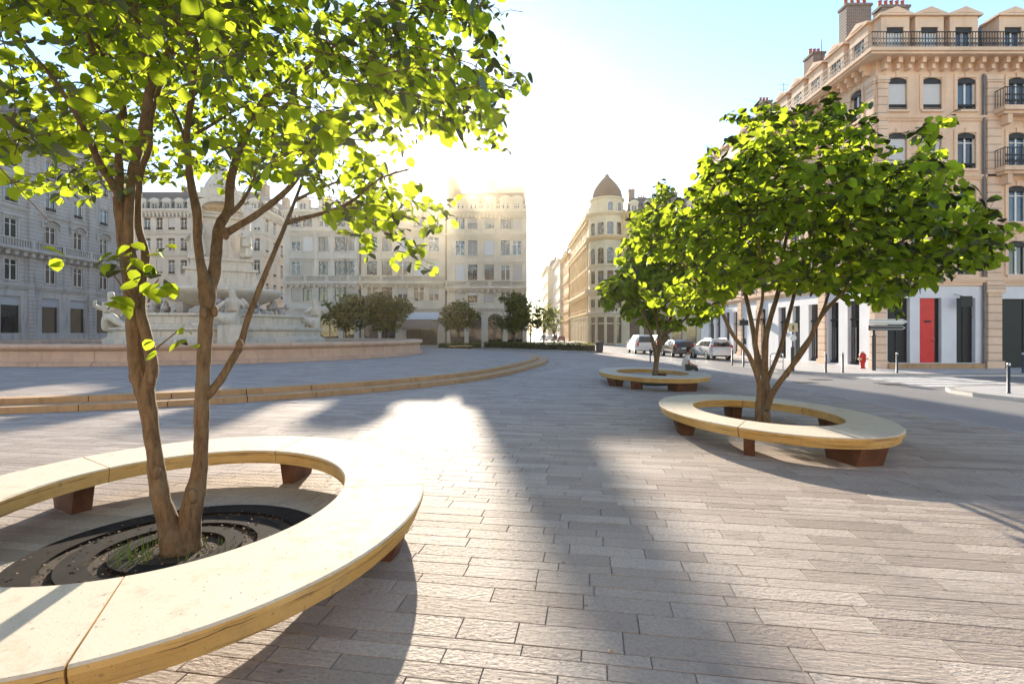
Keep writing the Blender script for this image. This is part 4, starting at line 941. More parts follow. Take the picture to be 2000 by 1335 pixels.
# street front (faces -X) and square front (faces -Y)
DW = 30.0; TSt = Tr(-3.0,DW,0) @ Rz(R(-90)); FW = 16.0; TFr = Tr(2.0,-2.6,0)
cS = [1.3+2.3*i for i in range(12)]; cF = [2.2+2.4*i for i in range(6)]
m = MB()
opd = lambda cols: [(c-.55,c+.55,a,e,r_) for c in cols for a, e, w, r_ in spd]+[(c-.85,c+.85,.2,4.6) for c in cols]
facade(m, TSt, DW-1.0, 5.3, 22.2, [o for o in opd(cS) if o[2] > 5], .22); facade(m, TFr, FW, 5.3, 22.2, [o for o in opd(cF) if o[2] > 5], .22); m.build('wall', MATS['gold_stone'], db)
m = MB(); facade(m, TSt, DW-1.0, 0, 5.3, [o for o in opd(cS) if o[2] < 5], .22); m.build('shopfront_wall', MATS['cream_gold'], db); m = MB(); facade(m, TFr, FW, 0, 5.3, [o for o in opd(cF) if o[2] < 5], .22); m.build('shopfront_wall', MATS['cream_gold'], db)
MB().quad((-3,DW,0),(18,DW,0),(18,DW,22.2),(-3,DW,22.2)).quad((18,-2.6,0),(18,DW,0),(18,DW,22.2),(18,-2.6,22.2)).quad((-3,-1,22.2),(18,-2.6,22.2),(18,DW,22.2),(-3,DW,22.2)).build('rear_wall', MATS['cream_gold'], db)
for T, cc_ in ((TSt, cS), (TFr, cF)):
    for c in cc_:
        for j, (a, e, w, r_) in enumerate(spd): window(db, T, c, 1.1, a, e, pane='glass_dark', sill='gold_stone', fm='frame_brown', blind=('blind_beige',.5) if wr.random() < .3 else None)
        o = MB().quad((c-.85,.2,.2),(c+.85,.2,.2),(c+.85,.2,4.6),(c-.85,.2,4.6)).build('shop_window', MATS['glass_warm'], db, False, T); MB().box(c-.85,c+.85,.1,.19,3.3,3.6).build('frame', MATS['dark_wood'], o)
        pilaster(db, T, c+1.15, .3, 5.6, 17.2, 'gold_stone', .16)
    L = DW-1 if T is TSt else FW
    for z, h, pr in ((5.0,.5,.4),(8.3,1.0,.7),(13.0,.3,.2),(17.5,.75,.55),(21.6,.7,.6)): cornice(db, T, 0, L, z, h, pr, 'gold_stone', .6 if z > 17 else 0)
    for c in cc_: dormer(db, T @ Tr(0,.3,0), c, 1.3, 22.25, 1.7, 'cream_stone', 'arch', dep=1.2, ww=.8)
MB().add([(-2.7,3,22.25),(17.8,3,22.25),(17.8,DW-.2,22.25),(-2.7,DW-.2,22.25),(-1.2,4.5,24.8),(16.5,4.5,24.8),(16.5,DW-2,24.8),(-1.2,DW-2,24.8)], [(0,1,5,4),(1,2,6,5),(2,3,7,6),(3,0,4,7),(4,5,6,7)]).add([(3,-2.3,22.25),(17.8,-2.3,22.25),(17.8,6,22.25),(3,6,22.25),(3.6,-.5,25.2),(16.5,-.5,25.2),(16.5,6,25.2),(3.6,6,25.2)], [(0,1,5,4),(1,2,6,5),(2,3,7,6),(3,0,4,7),(4,5,6,7)]).build('roof', MATS['slate'], db)
chimney(db, 4.6, 1.5, 24, 1.0, .8, 3.0, 2); chimney(db, 6.6, 2.5, 24, 1.3, .8, 1.9, 3); chimney(db, -1.5, 20, 24, .8, 1.6, 1.8, 3); chimney(db, 12, 2, 24.6, 1.6, .8, 2, 4)
def street_house(label, x, y0, L, z1, mat, cols, spc, roof, seed, dep=10):
    b = thing('street_house', label, 'building', (x,y0+L,0), R(-90), 'houses down the far street'); rg = random.Random(seed)
    m = MB(); facade(m, I4, L, 0, z1, [(c-.55,c+.55,a,e) for c in cols for a, e in spc], .2); m.build('wall', MATS[mat], b); shell(b, L, dep, z1, mat)
    for c in cols:
        for a, e in spc: window(b, I4, c, 1.1, a, e, sill=mat, blind=('blind_beige',.5) if rg.random() < .4 else None)
    for k in range(2, int(z1/3.6)): cornice(b, I4, 0, L, k*3.6-.5, .3, .2, mat)
    cornice(b, I4, 0, L, z1-.4, .6, .6, mat, .7); cornice(b, I4, 0, L, 4.6, .4, .4, mat)
    mansard(b, .1, L-.1, .3, dep-.3, z1+.2, z1+2.2, 1.0, roof); chimney(b, L*.7, 3, z1+1.2, 1.6, .8, 2.4, 4)
    return b
st_sp = [(1.0,3.8),(5.6,7.6),(9.2,11.4),(13,15.1),(16.4,18.2)]
street_house('narrow orange house next to the domed corner building', 13.2, 119.3, 15.5, 20.6, 'orange_stone', [1.4+2.2*i for i in range(7)], st_sp, 'slate_brown', 1)
street_house('white house after the orange one down the street', 12.6, 135.2, 22, 21.5, 'white_stone', [1.6+2.6*i for i in range(8)], st_sp, 'zinc', 2)
street_house('last pale house at the end of the street', 11.0, 158, 26, 22.5, 'cream_stone', [1.6+3*i for i in range(8)], st_sp, 'slate', 3)





# ---------------------------------------------------------------- unseen side of the square, added to bounce sunlight onto the shaded fronts
ob_ = thing('unseen_building', 'unseen cream building added behind the viewer to bounce sunlight', 'building', (38,-24,0), R(180)); W, D = 90.0, 12.0
m = MB(); facade(m, I4, W, 0, 20, [(c-.6,c+.6,a,e) for c in [2+3*i for i in range(30)] for a, e in [(.5,3.6),(5.6,7.8),(9.4,11.6),(13,15.2),(16.6,18.4)]], .25); m.build('wall', MATS['cream_stone'], ob_); shell(ob_, W, D, 20, 'cream_stone')
cornice(ob_, I4, 0, W, 19.4, .8, .7, 'cream_stone', .8); cornice(ob_, I4, 0, W, 4.6, .4, .4, 'cream_stone'); mansard(ob_, .1, W-.1, .3, D-.3, 20.1, 23, 1.4, 'zinc')
for c in [2+3*i for i in range(30)]:
    for a, e in [(.5,3.6),(5.6,7.8),(9.4,11.6),(13,15.2),(16.6,18.4)]: MB().quad((c-.6,.2,a),(c+.6,.2,a),(c+.6,.2,e),(c-.6,.2,e)).build('window', MATS['glass_dark'], ob_)
# ================================================================== FOUNTAIN
FC = (-22.7, 40.0)
fo = thing('fountain', 'white marble fountain with column, bowl and statues in a round basin', 'fountain', (FC[0], FC[1], 0))
n = N('water'); v = n.pos(); n.bump(n.noise(n.map(v, (1,1,1)), 2.2, 4), .35, .05); MATS['water'] = n.set((.05,.14,.16), .04, 0, .9)
n = N('jet'); n.b.inputs['Transmission Weight'].default_value = .5; MATS['jet'] = n.set((.9,.95,1.0), .15, 0, .8)
RB = 15.5; rim = [(RB,.285),(RB,.45),(RB-.18,.52),(RB-.25,1.0),(RB-.08,1.1),(RB,1.2),(RB-.03,1.32),(RB-.12,1.36),(RB-.75,1.36),(RB-.8,.5)]
for k in range(40):
    a0 = 2*math.pi*k/40; MB().lathe(rim, 4, a0=a0+.0006, a1=a0+2*math.pi/40-.0006).build('rim_stone', MATS['pink_stone'], fo)
MB().lathe([(0,1.17),(RB-.7,1.17)], 64).build('water', MATS['water'], fo)
R1 = 7.5
MB().lathe([(R1+.1,.5),(R1+.1,1.45),(R1-.1,1.55),(R1-.25,1.65),(R1-.25,2.0),(R1-.05,2.12),(R1-.05,2.28),(R1-.6,2.32),(6.0,2.34)], 8, a0=R(22.5), a1=R(382.5)).build('lower_tier', MATS['marble'], fo)
MB().lathe([(6.0,2.3),(6.0,2.5),(5.8,2.55),(5.8,3.0),(6.0,3.1),(6.0,3.25),(2.0,3.3)], 32).build('frieze_tier', MATS['marble'], fo)
rk = random.Random(2); m = MB()
for i in range(46):
    a = rk.uniform(0, 6.28); r_ = rk.uniform(1.6,3.6); z = 3.25+rk.random()*1.1*(1.2-r_/4); m.sphere((r_*math.cos(a), r_*math.sin(a), z), rk.uniform(.3,.62), 6, 4, (1,1,rk.uniform(.5,.9)))
m.build('rockwork', MATS['grey_stone'], fo)
MB().lathe([(1.6,3.2),(1.7,3.6),(2.4,4.0),(3.4,4.4),(4.1,4.75),(4.35,4.95),(4.4,5.1),(4.3,5.22),(3.9,5.25),(3.0,5.05)], 40).build('bowl', MATS['marble'], fo, True)
m = MB()
for hw, z0, z1 in ((2.9,5.05,5.5),(2.65,5.5,5.95),(2.3,5.95,6.5),(2.45,6.5,6.7),(2.0,6.7,7.3),(2.15,7.3,7.5)): m.box(-hw,hw,-hw,hw,z0,z1)
m.build('pedestal', MATS['marble'], fo, False, Rz(R(30)))
m = MB()
for hw, z0, z1 in ((1.25,7.5,10.6),(1.5,10.6,10.85),(1.6,10.85,11.0)): m.box(-hw,hw,-hw,hw,z0,z1)
for sx in (-1,1):
    for sy in (-1,1): m.lathe([(.22,7.5),(.2,10.4),(.3,10.6)], 10, (sx*1.75, sy*1.75)); m.box(sx*1.75-.33,sx*1.75+.33,sy*1.75-.33,sy*1.75+.33,10.6,11.0)
m.build('shaft', MATS['marble'], fo, False, Rz(R(30)))
m = MB()
for k in range(4):
    for i in range(8):
        a, b = math.pi*i/8, math.pi*(i+1)/8
        m.T = Rz(R(30)+k*math.pi/2); m.add([(r_*math.cos(t), y, 11+.85*r_*math.sin(t)/1.6) for t in (a,b) for r_ in (1.35,1.95) for y in (-2.1,-1.5)], [(0,2,6,4),(1,5,7,3),(2,3,7,6),(0,4,5,1)])
m.T = Rz(R(30)); m.box(-1.7,1.7,-1.7,1.7,11.95,12.3).box(-1.4,1.4,-1.4,1.4,12.3,12.8); m.T = None
m.build('canopy', MATS['marble'], fo)
MB().lathe([(1.3,12.8),(1.1,13.4),(.75,14.0),(.5,14.6),(.28,15.1),(.3,15.3),(.1,15.5),(0,15.8)], 16).build('finial', MATS['marble'], fo, True)
def skin(name, V, E, mat, parent, M=None, sub=2):
    me = bpy.data.meshes.new(name); me.from_pydata([v[:3] for v in V], E, []); me.materials.append(mat)
    o = ob(name, me, parent, M); md = o.modifiers.new('skin', 'SKIN'); md.use_smooth_shade = True
    for i, v in enumerate(V):
        r_ = v[3] if isinstance(v[3], tuple) else (v[3], v[3]); me.skin_vertices[0].data[i].radius = r_
        me.skin_vertices[0].data[i].use_root = (i == 0)
    sd = o.modifiers.new('sub', 'SUBSURF'); sd.levels = sub-1; sd.render_levels = sub
    return o
def chain(V, E, start, pts):
    last = start
    for p in pts: V.append(p); E.append((last, len(V)-1)); last = len(V)-1
    return last
def standing(M, flip):
    V = [(0,0,1.3,.24),(0,.02,1.62,.25),(0,.02,1.95,.27),(0,0,2.13,.1),(0,-.05,2.36,.16),(0,-.04,2.52,.12)]; E = [(i,i+1) for i in range(5)]
    chain(V, E, 0, [(-.1*flip,-.05,.9,.27),(-.12*flip,-.08,.45,.3),(-.1*flip,-.06,.05,.33)]); chain(V, E, 0, [(.16*flip,.05,.9,.25),(.2*flip,.1,.4,.27),(.22*flip,.1,.05,.3)])
    chain(V, E, 2, [(.36*flip,.0,1.95,.11),(.5*flip,-.16,1.6,.09),(.25*flip,-.36,1.55,.075),(.12*flip,-.4,1.6,.06)]); chain(V, E, 2, [(-.36*flip,0,1.93,.11),(-.48*flip,.0,1.5,.09),(-.42*flip,-.2,1.2,.07),(-.4*flip,-.25,1.08,.06)])
    return skin('standing_statue', V, E, MATS['marble'], fo, M)
def seated(M, flip):
    V = [(0,0,.55,.38),(0,.02,.95,.33),(.02,-.02,1.35,.36),(.03,-.04,1.62,.14),(.06*flip,-.1,1.93,.2),(.06*flip,-.08,2.13,.15)]; E = [(i,i+1) for i in range(5)]
    chain(V, E, 0, [(.35*flip,-.35,.6,.3),(.75*flip,-.45,.75,.25),(1.1*flip,-.3,.45,.2),(1.55*flip,-.1,.22,.14),(1.9*flip,0,.3,.08),(2.1*flip,0,.45,.14)])
    chain(V, E, 0, [(-.05,-.1,.2,.42),(-.1,-.1,-.15,.36)])
    chain(V, E, 2, [(.42*flip,-.05,1.38,.16),(.65*flip,-.3,1.1,.13),(.35*flip,-.55,1.3,.1),(.18*flip,-.5,1.5,.08)]); chain(V, E, 2, [(-.42*flip,-.02,1.4,.16),(-.7*flip,-.15,1.15,.13),(-.72*flip,-.5,1.35,.1),(-.5*flip,-.55,1.6,.08)])
    return skin('seated_statue', V, E, MATS['marble'], fo, M)
Z0 = 7.5
for dx, dy, fl, rz in ((-.35,-2.25,1,-20),(2.5,-1.0,-1,35),(-2.6,.4,1,-90),(.4,2.3,1,160)): standing(Tr(dx,dy,Z0-.0) @ Rz(R(rz)) @ Matrix.Scale(1.05,4), fl)
for dx, dy, fl, rz, s in ((-5.5,-3.9,1,-25,1.28),(4.2,-6.0,-1,15,1.28),(6.2,3.0,-1,20,1.28)):
    seated(Tr(dx,dy,2.1) @ Rz(R(rz)) @ Matrix.Scale(s,4), fl)
    if dy < -5: MB().box(-.8,.8,-.8,.8,.5,2.4,.06).build('plinth', MATS['marble'], fo, False, Tr(dx,dy,0) @ Rz(R(rz)))
for k in range(10):
    a = R(-170+34*k); p = []
    for t in range(7): r_ = 4.3+.22*t; p.append((r_*math.cos(a), r_*math.sin(a), 5.0-.06*t*t+.0*t))
    MB().tube(p, .02, 5).build('water_jet', MATS['jet'], fo, True)
for k in range(4):      # sea creatures under the bowl
    a = R(-60+90*k); m = MB()
    for i in range(14): m.sphere((3.9*math.cos(a)+rk.gauss(0,.35), 3.9*math.sin(a)+rk.gauss(0,.35), 3.7+rk.uniform(-.3,.55)), rk.uniform(.14,.32), 6, 5)
    m.build('dolphin_group', MATS['grey_stone'], fo, True)
# ================================================================== CARS
def paint(name, col, metal=.0, rough=.3):
    n = N(name); MATS[name] = n.set(n.mix(n.ramp(n.noise(n.pos(), 3, 4), .3, .7), tuple(x*.88 for x in col), col), rough, metal, .5); n.b.inputs['Coat Weight'].default_value = .6; n.b.inputs['Coat Roughness'].default_value = .08; return n.m
paint('car_silver', (.62,.62,.61), .25); paint('car_white', (.74,.73,.70)); paint('car_grey', (.05,.055,.06), .3); paint('car_black', (.02,.02,.022)); paint('car_red', (.16,.03,.025))
plain('tyre', (.02,.02,.02), .85, var=.2); plain('rim_metal', (.5,.5,.5), .35, .8, var=.1); plain('trim_black', (.025,.025,.026), .5, var=.1); plain('plate_white', (.7,.7,.66), .5, var=.05)
n = N('tail_lamp'); MATS['tail_lamp'] = n.set((.45,.012,.012), .2, 0, .6); n = N('head_lamp'); MATS['head_lamp'] = n.set((.6,.6,.6), .1, .3, .8)
glass('car_glass', (.03,.035,.037), .05)
WAGON = dict(L=4.42, w=.87, top=[(0,.52),(.05,.66),(.3,.76),(.95,.92),(1.1,.97),(1.95,1.44),(2.4,1.52),(3.2,1.54),(3.85,1.49),(4.05,1.38),(4.28,.98),(4.38,.88),(4.42,.6)], belt=.93, wh=(.82,3.45), rear=(4.03,4.27), front=(1.95,1.12))
VAN = dict(L=4.15, w=.86, top=[(0,.55),(.05,.75),(.3,.88),(.75,1.0),(.85,1.06),(1.5,1.62),(1.9,1.76),(3.0,1.8),(3.85,1.78),(4.0,1.7),(4.1,1.1),(4.14,.95),(4.15,.6)], belt=1.04, wh=(.8,3.35), rear=(4.0,4.1), front=(1.5,.88))
HATCH = dict(L=4.1, w=.86, top=[(0,.5),(.05,.64),(.3,.74),(.95,.9),(1.1,.95),(1.85,1.36),(2.3,1.44),(2.9,1.43),(3.45,1.34),(3.75,1.2),(4.0,.97),(4.07,.85),(4.1,.6)], belt=.92, wh=(.8,3.3), rear=(3.55,3.98), front=(1.85,1.12))
def car(label, spec, col, loc, rz, group=None, plate=True):
    L, w, belt = spec['L'], spec['w'], spec['belt']; root = thing('parked_car', label, 'car', loc, rz, group)
    xs = sorted(set([p[0] for p in spec['top']]+[L*i/18 for i in range(19)])); tp = spec['top']
    def top(x):
        for (a, b), (c, d) in zip(tp, tp[1:]):
            if x <= c: return b+(d-b)*(x-a)/(c-a)
        return tp[-1][1]
    def sec(x):
        zt = top(x); end = min(1, min(x, L-x)/.35); ww = w*(.82+.18*math.sqrt(end)); zb = .26 if end > .5 else .34
        b_ = min(belt, zt-.02); wt = ww*(1-.28*max(0, (zt-belt)/.6)) if zt > belt else ww*.97
        return [(0,zb),(ww*.88,zb),(ww,zb+.14),(ww*1.005,b_*.72),(ww*.965,b_),(wt,max(b_+.01,zt-.05)),(wt-.13,zt),(0,zt+.012)]
    m = MB(); K = 14; vs = []; fs = []
    for x in xs:
        s_ = sec(x); ring = s_+[(-y, z) for y, z in s_[-2:0:-1]]; vs += [(x, y, z) for y, z in ring]
    for i in range(len(xs)-1):
        for q in range(K): fs.append((i*K+q, (i+1)*K+q, (i+1)*K+(q+1)%K, i*K+(q+1)%K))
    fs += [tuple(range(K)), tuple(range(len(xs)*K-1, (len(xs)-1)*K-1, -1))]
    m.add(vs, fs).build('body', MATS[col], root, True)
    def side(x, t, sy, o=.012):
        s_ = sec(x); (y0, z0), (y1, z1) = s_[4], s_[5]; return (x, sy*(y0+(y1-y0)*t+o), z0+(z1-z0)*t)
    f0, r0 = spec['front'][0], spec['rear'][0]; a0 = spec['front'][1]+.35
    cuts = [(a0, f0+.55), (f0+.62, f0+1.25), (f0+1.32, r0-.12)]
    for sy in (-1, 1):
        for i, (xa, xb) in enumerate(cuts):
            if xb-xa < .15: continue
            n_ = 5; pts = [side(xa+(xb-xa)*k/n_, .1, sy) for k in range(n_+1)]; xa2 = max(xa, f0-.02) if i == 0 else xa
            up = [side(xa2+(xb-xa2)*k/n_, .88, sy) for k in range(n_+1)]
            MB().add(pts+up, [(k,k+1,k+n_+2,k+n_+1) for k in range(n_)]).build('side_window', MATS['car_glass'], root)
        for xw in spec['wh']:
            wv = MB().lathe([(.2,-.1),(.3,-.1),(.315,-.06),(.315,.06),(.3,.1),(.2,.1)], 20).build('wheel', MATS['tyre'], root, True, Tr(xw, sy*(w-.1), .315) @ Matrix.Rotation(R(90), 4, 'X'))
            MB().lathe([(0,-.085),(.19,-.085),(.205,-.1),(.205,.1),(.19,.085),(0,.085)], 12).build('rim', MATS['rim_metal'], wv)
            MB().lathe([(.31,-.012),(.4,-.012),(.4,.012),(.31,.012)], 18, a0=0, a1=math.pi).build('wheel_arch', MATS['trim_black'], root, False, Tr(xw, sy*(w*1.0), .3) @ Matrix.Rotation(R(90), 4, 'X'))
        MB().box(f0-.38,f0-.2,sy*(w+.02)-.08+.08*sy,sy*(w+.02)+.08+.08*sy,belt,belt+.13).build('mirror', MATS[col], root)
        xr = spec['rear'][1]; zt = belt-.02
        MB().box(xr-.18,xr+.07,sy*(w*.8)-.1,sy*(w*.8)+.09,belt-.28,belt+.16,.02).build('tail_light', MATS['tail_lamp'], root)
        MB().box(.02,.25,sy*w*.66-.17,sy*w*.66+.17,.56,.7,.02).build('headlight', MATS['head_lamp'], root)
    xt, xb = spec['rear']; zt = top(xt)-.06; m = MB()
    m.quad((xb+.03,-w*.74,belt+.05),(xb+.03,w*.74,belt+.05),(xt+.05,w*.6,zt),(xt+.05,-w*.6,zt)).build('rear_window', MATS['car_glass'], root)
    xt, xb = spec['front']; m = MB(); m.quad((xb-.02,-w*.8,top(xb)+.03),(xb-.02,w*.8,top(xb)+.03),(xt-.04,w*.62,top(xt)-.01),(xt-.04,-w*.62,top(xt)-.01)).build('windscreen', MATS['car_glass'], root)
    MB().box(L-.12,L+.05,-w*.86,w*.86,.36,.56,.02).build('rear_bumper', MATS[col], root); MB().box(L-.1,L+.06,-w*.8,w*.8,.27,.36).build('bumper_trim', MATS['trim_black'], root)
    MB().box(-.05,.12,-w*.84,w*.84,.3,.52,.02).build('front_bumper', MATS[col], root)
    if plate: MB().box(spec['rear'][1]+.1,spec['rear'][1]+.13,-.26,.26,.68,.79).build('number_plate', MATS['plate_white'], root)
    if spec is WAGON:
        for sy in (-1, 1): MB().tube([(2.2,sy*.56,1.52),(2.4,sy*.56,1.58),(3.7,sy*.55,1.57),(3.85,sy*.55,1.5)], .018, 6).build('roof_rail', MATS['rim_metal'], root)
    return root
gp = 'cars parked beside the pavement'
def place(px, yb, dz=-.07):
    Y = (H-dz)*F/(yb-650); return ((px-1000)/F*Y, Y+0.0, dz)
x, y, z = place(1412, 703.5); car('silver estate car with roof rails parked nearest on the right of the street', WAGON, 'car_silver', (x, y+4.4, z), R(-90), gp)
x, y, z = place(1338, 698); car('dark grey hatchback parked ahead of the silver estate car', HATCH, 'car_grey', (x, y+4.1, z), R(-90), gp)
x, y, z = place(1260, 691); car('white boxy van standing on the road behind the round tree', VAN, 'car_white', (x, y+4.1, z), R(-90), gp)
x, y, z = place(1297, 687.5); car('black tall car half hidden beyond the white van', VAN, 'car_black', (x, y+4.1, z), R(-90), gp)
gf = 'cars parked far down the street'
for px, yb, sp, cl, lb in ((1098,667.5,HATCH,'car_red','dark red hatchback at the end of the far row of cars'),(1086,666.5,WAGON,'car_grey','grey estate in the middle of the far row of cars'),(1074,666,HATCH,'car_silver','silver hatchback in the far row of parked cars'),(1062,665.5,WAGON,'car_white','white estate car farthest left in the far row of cars')):
    Y = (H+.07)*F/(yb-650); car(lb, sp, cl, ((px-1000)/F*Y, Y+4, -.07), R(-90+random.uniform(-3,3)), gf, False)
# ================================================================== PERSON
plain('skin_tone', (.42,.22,.14), .6, var=.1, bump=0); plain('shirt_white', (.72,.72,.74), .9, var=.08); plain('trousers', (.05,.055,.05), .9, var=.2); plain('hair_dark', (.035,.018,.012), .7, var=.4, scale=30); plain('shoe', (.04,.035,.03), .7)
pr = thing('person', 'seated man in white t-shirt and dark trousers on the farthest bench', 'person', (6.72,19.95,.45), R(-14))
# sits facing +x, bent forward; seat level is z = 0
def hand(V, E, w, d):
    k = chain(V, E, w, [(V[w][0]+d[0]*.08, V[w][1]+d[1]*.08, V[w][2]+d[2]*.08-.01, .026)])
    for i in range(4): o_ = (i-1.5)*.02; b_ = V[k]; chain(V, E, k, [(b_[0]+.035, b_[1]+o_, b_[2]-.01, .009), (b_[0]+.06-.004*abs(i-1), b_[1]+o_, b_[2]-.035, .008)])
    b_ = V[w]; chain(V, E, w, [(b_[0]+.03, b_[1]+.035*(1 if b_[1] < 0 else -1), b_[2]-.005, .01), (b_[0]+.065, b_[1]+.045*(1 if b_[1] < 0 else -1), b_[2]-.02, .009)])
V = [(0,0,.12,.13),(.02,0,.3,.12),(.08,0,.5,.14),(.13,0,.62,.055),(.17,0,.70,.075),(.19,0,.79,.085),(.185,0,.86,.06)]; E = [(i,i+1) for i in range(6)]
chain(V, E, 5, [(.27,0,.775,.02)]); chain(V, E, 5, [(.19,.085,.78,.02)]); chain(V, E, 5, [(.19,-.085,.78,.02)])
for s in (-1, 1):
    w_ = chain(V, E, 2, [(.1,s*.19,.55,.055),(.16,s*.25,.28,.043),(.36,s*.14,.2,.034)]); hand(V, E, w_, (1,0,0))
    chain(V, E, 0, [(.1,s*.1,.1,.085),(.44,s*.13,.11,.06),(.43,s*.13,-.15,.052),(.4,s*.13,-.4,.035),(.52,s*.14,-.43,.03)])
skin('body', V, E, MATS['skin_tone'], pr)
V = [(-.01,0,.1,(.165,.15)),(.02,0,.3,(.15,.14)),(.08,0,.5,(.165,.15)),(.115,0,.58,(.1,.08))]; E = [(0,1),(1,2),(2,3)]
for s in (-1, 1): chain(V, E, 2, [(.1,s*.19,.54,.08),(.13,s*.235,.38,.068)])
skin('t_shirt', V, E, MATS['shirt_white'], pr)
V = [(0,0,.1,.15)]; E = []
for s in (-1, 1): chain(V, E, 0, [(.12,s*.1,.1,.105),(.44,s*.13,.115,.078),(.435,s*.13,-.15,.068),(.4,s*.13,-.37,.06)])
skin('trousers', V, E, MATS['trousers'], pr)
V = [(.15,0,.80,.09),(.16,0,.86,.085),(.2,0,.895,.06),(.13,0,.74,.06)]; skin('hair', V, [(0,1),(1,2),(0,3)], MATS['hair_dark'], pr)
for s in (-1, 1): MB().sphere((.255,s*.032,.80), .011, 6, 5).build('eye', MATS['hair_dark'], pr); MB().box(.36,.6,s*.14-.045,s*.14+.045,-.445,-.37,.015).build('shoe', MATS['shoe'], pr)
# ================================================================== STREET FURNITURE
plain('post_grey', (.07,.07,.075), .45, .5, var=.15); plain('steel', (.45,.45,.46), .3, .9, var=.1); plain('sign_cream', (.62,.5,.28), .5, var=.08); plain('hydrant_red', (.5,.015,.012), .35, var=.12); plain('hydrant_cream', (.6,.5,.3), .5, var=.1); plain('bin_grey', (.10,.09,.085), .5, .3, var=.2)
gb_ = 'slim steel bollards along the kerb'
b0 = [(1613,727,'slim bollard before the glass shop doors left of the red hydrant'),(1646,727,'slim bollard directly left of the red hydrant'),(1752,728,'bollard in front of the dark opening left of the red door'),(1970,768,'nearest bollard on the rounded pavement at the right edge'),(1430,713,'bollard just behind the silver estate car'),(1452,716,'bollard beside the traffic light post'),(1498,722,'bollard seen behind the stems of the bushy tree'),(1270,707,'bollard on the square edge beside the round tree trunk'),(1998,728,'bollard in front of the wide black garage opening')]
for px, py, lb in b0:
    z = .045 if px > 1400 else 0.0; p = G(px, py, z)
    if p.x > 13.5 or px < 1300: pass
    r = thing('bollard', lb, 'bollard', p, group=gb_)
    MB().lathe([(.06,0),(.055,.03),(.045,.04),(.042,.85),(0,.85)], 12).build('shaft', MATS['post_grey'], r, True)
    MB().lathe([(.046,.85),(.05,.87),(.05,.91),(.035,.945),(0,.95)], 12).build('cap', MATS['steel'], r, True)
# direction sign with two arrows
p = Vector((17.95,25.4,.045)); r = thing('direction_sign', 'dark post with two arrow signs pointing right at the corner', 'sign', p)
MB().lathe([(.09,0),(.09,1.75),(.06,1.8),(.06,2.05),(0,2.05)], 12).build('post', MATS['post_grey'], r)
for z, mt, ed in ((1.98,'black_panel','plate_white'),(2.28,'plate_white','black_panel')):
    a = MB().prism([(-.32,z),(1.35,z),(1.62,z+.13),(1.35,z+.26),(-.32,z+.26)], -.1, -.07).build('arrow_board', MATS[mt], r)
    MB().prism([(-.26,z+.21),(1.34,z+.21),(1.5,z+.13),(1.34,z+.05),(-.26,z+.05),(-.26,z+.07),(1.33,z+.07),(1.46,z+.13),(1.33,z+.19),(-.26,z+.19)], -.104, -.1).build('border', MATS[ed], a)
# parking post with a cream plate
p = G(1548,724,.045); r = thing('parking_sign', 'cream square sign on a dark post seen through the bushy tree', 'sign', p)
MB().lathe([(.085,0),(.085,1.15),(.03,1.2),(.03,2.35),(0,2.35)], 10).build('post', MATS['post_grey'], r); pl = MB().box(-.22,.22,-.05,-.03,1.92,2.34).build('plate', MATS['sign_cream'], r); MB().box(-.035,.035,-.055,-.05,2.0,2.24).build('mark', MATS['black_panel'], pl)
MB().lathe([(0,0),(.16,0),(.16,.02),(0,.02)], 14).build('round_plate', MATS['plate_white'], r, False, Tr(0,-.05,1.62) @ Matrix.Rotation(R(90),4,'X'))
# traffic light post
p = Vector((13.65,30.2,.045)); r = thing('traffic_light', 'dark pedestrian light on a pole behind the bushy tree', 'traffic light', p)
MB().tube([(0,0,0),(0,0,2.7)], .06, 10).build('post', MATS['post_grey'], r); MB().box(-.3,.25,-.14,.14,2.3,2.62,.02).build('lamp_box', MATS['black_panel'], r); MB().box(-.1,.1,-.15,.1,1.2,1.55,.02).build('push_box', MATS['black_panel'], r)
# hydrant
r = thing('fire_hydrant', 'bright red fire hydrant beside the corner shopfront', 'hydrant', (18.35,27.2-.4,.045))
MB().lathe([(.13,0),(.13,.05),(.1,.08),(.11,.3),(.15,.36),(.15,.62),(.17,.66),(.17,.7),(.11,.8),(0,.83)], 14).build('body', MATS['hydrant_red'], r, True); MB().lathe([(0,-.26),(.06,-.26),(.06,.26),(0,.26)], 10).build('outlet', MATS['hydrant_cream'], r, False, Tr(0,-.05,.5) @ Matrix.Rotation(R(90),4,'Y')); MB().lathe([(0,0),(.08,0),(.07,.07),(0,.08)], 10).build('cap', MATS['hydrant_cream'], r, False, Tr(-.0,0,.82))
# bicycle rack hoop
r = thing('bicycle_rack', 'grey steel hoop rack behind the bushy tree stems', 'bike rack', G(1517,721,.045)); MB().tube(smooth_path([(-.32,0,0),(-.32,0,.7),(-.25,0,.8),(.25,0,.8),(.32,0,.7),(.32,0,0)],3), .028, 8).build('hoop', MATS['steel'], r, True); MB().tube([(-.32,0,.4),(.32,0,.4)], .02, 6).build('crossbar', MATS['steel'], r)
# litter bin at the hedge end
p = G(1171,688,0); r = thing('litter_bin', 'dark cylindrical litter bin at the end of the long hedge', 'bin', p)
MB().lathe([(.28,0),(.28,.05),(.3,.06),(.33,.95),(.3,.97),(0,.9)], 16).build('body', MATS['bin_grey'], r); MB().lathe([(.35,.97),(.36,1.0),(.36,1.05),(.2,1.1),(0,1.1)], 16).build('lid', MATS['post_grey'], r)
for k in range(12): a = k*R(30); MB().box(-.012,.012,-.015,.0,.1,.92).build('slat', MATS['post_grey'], r, False, Rz(a) @ Tr(0,-.33,0))
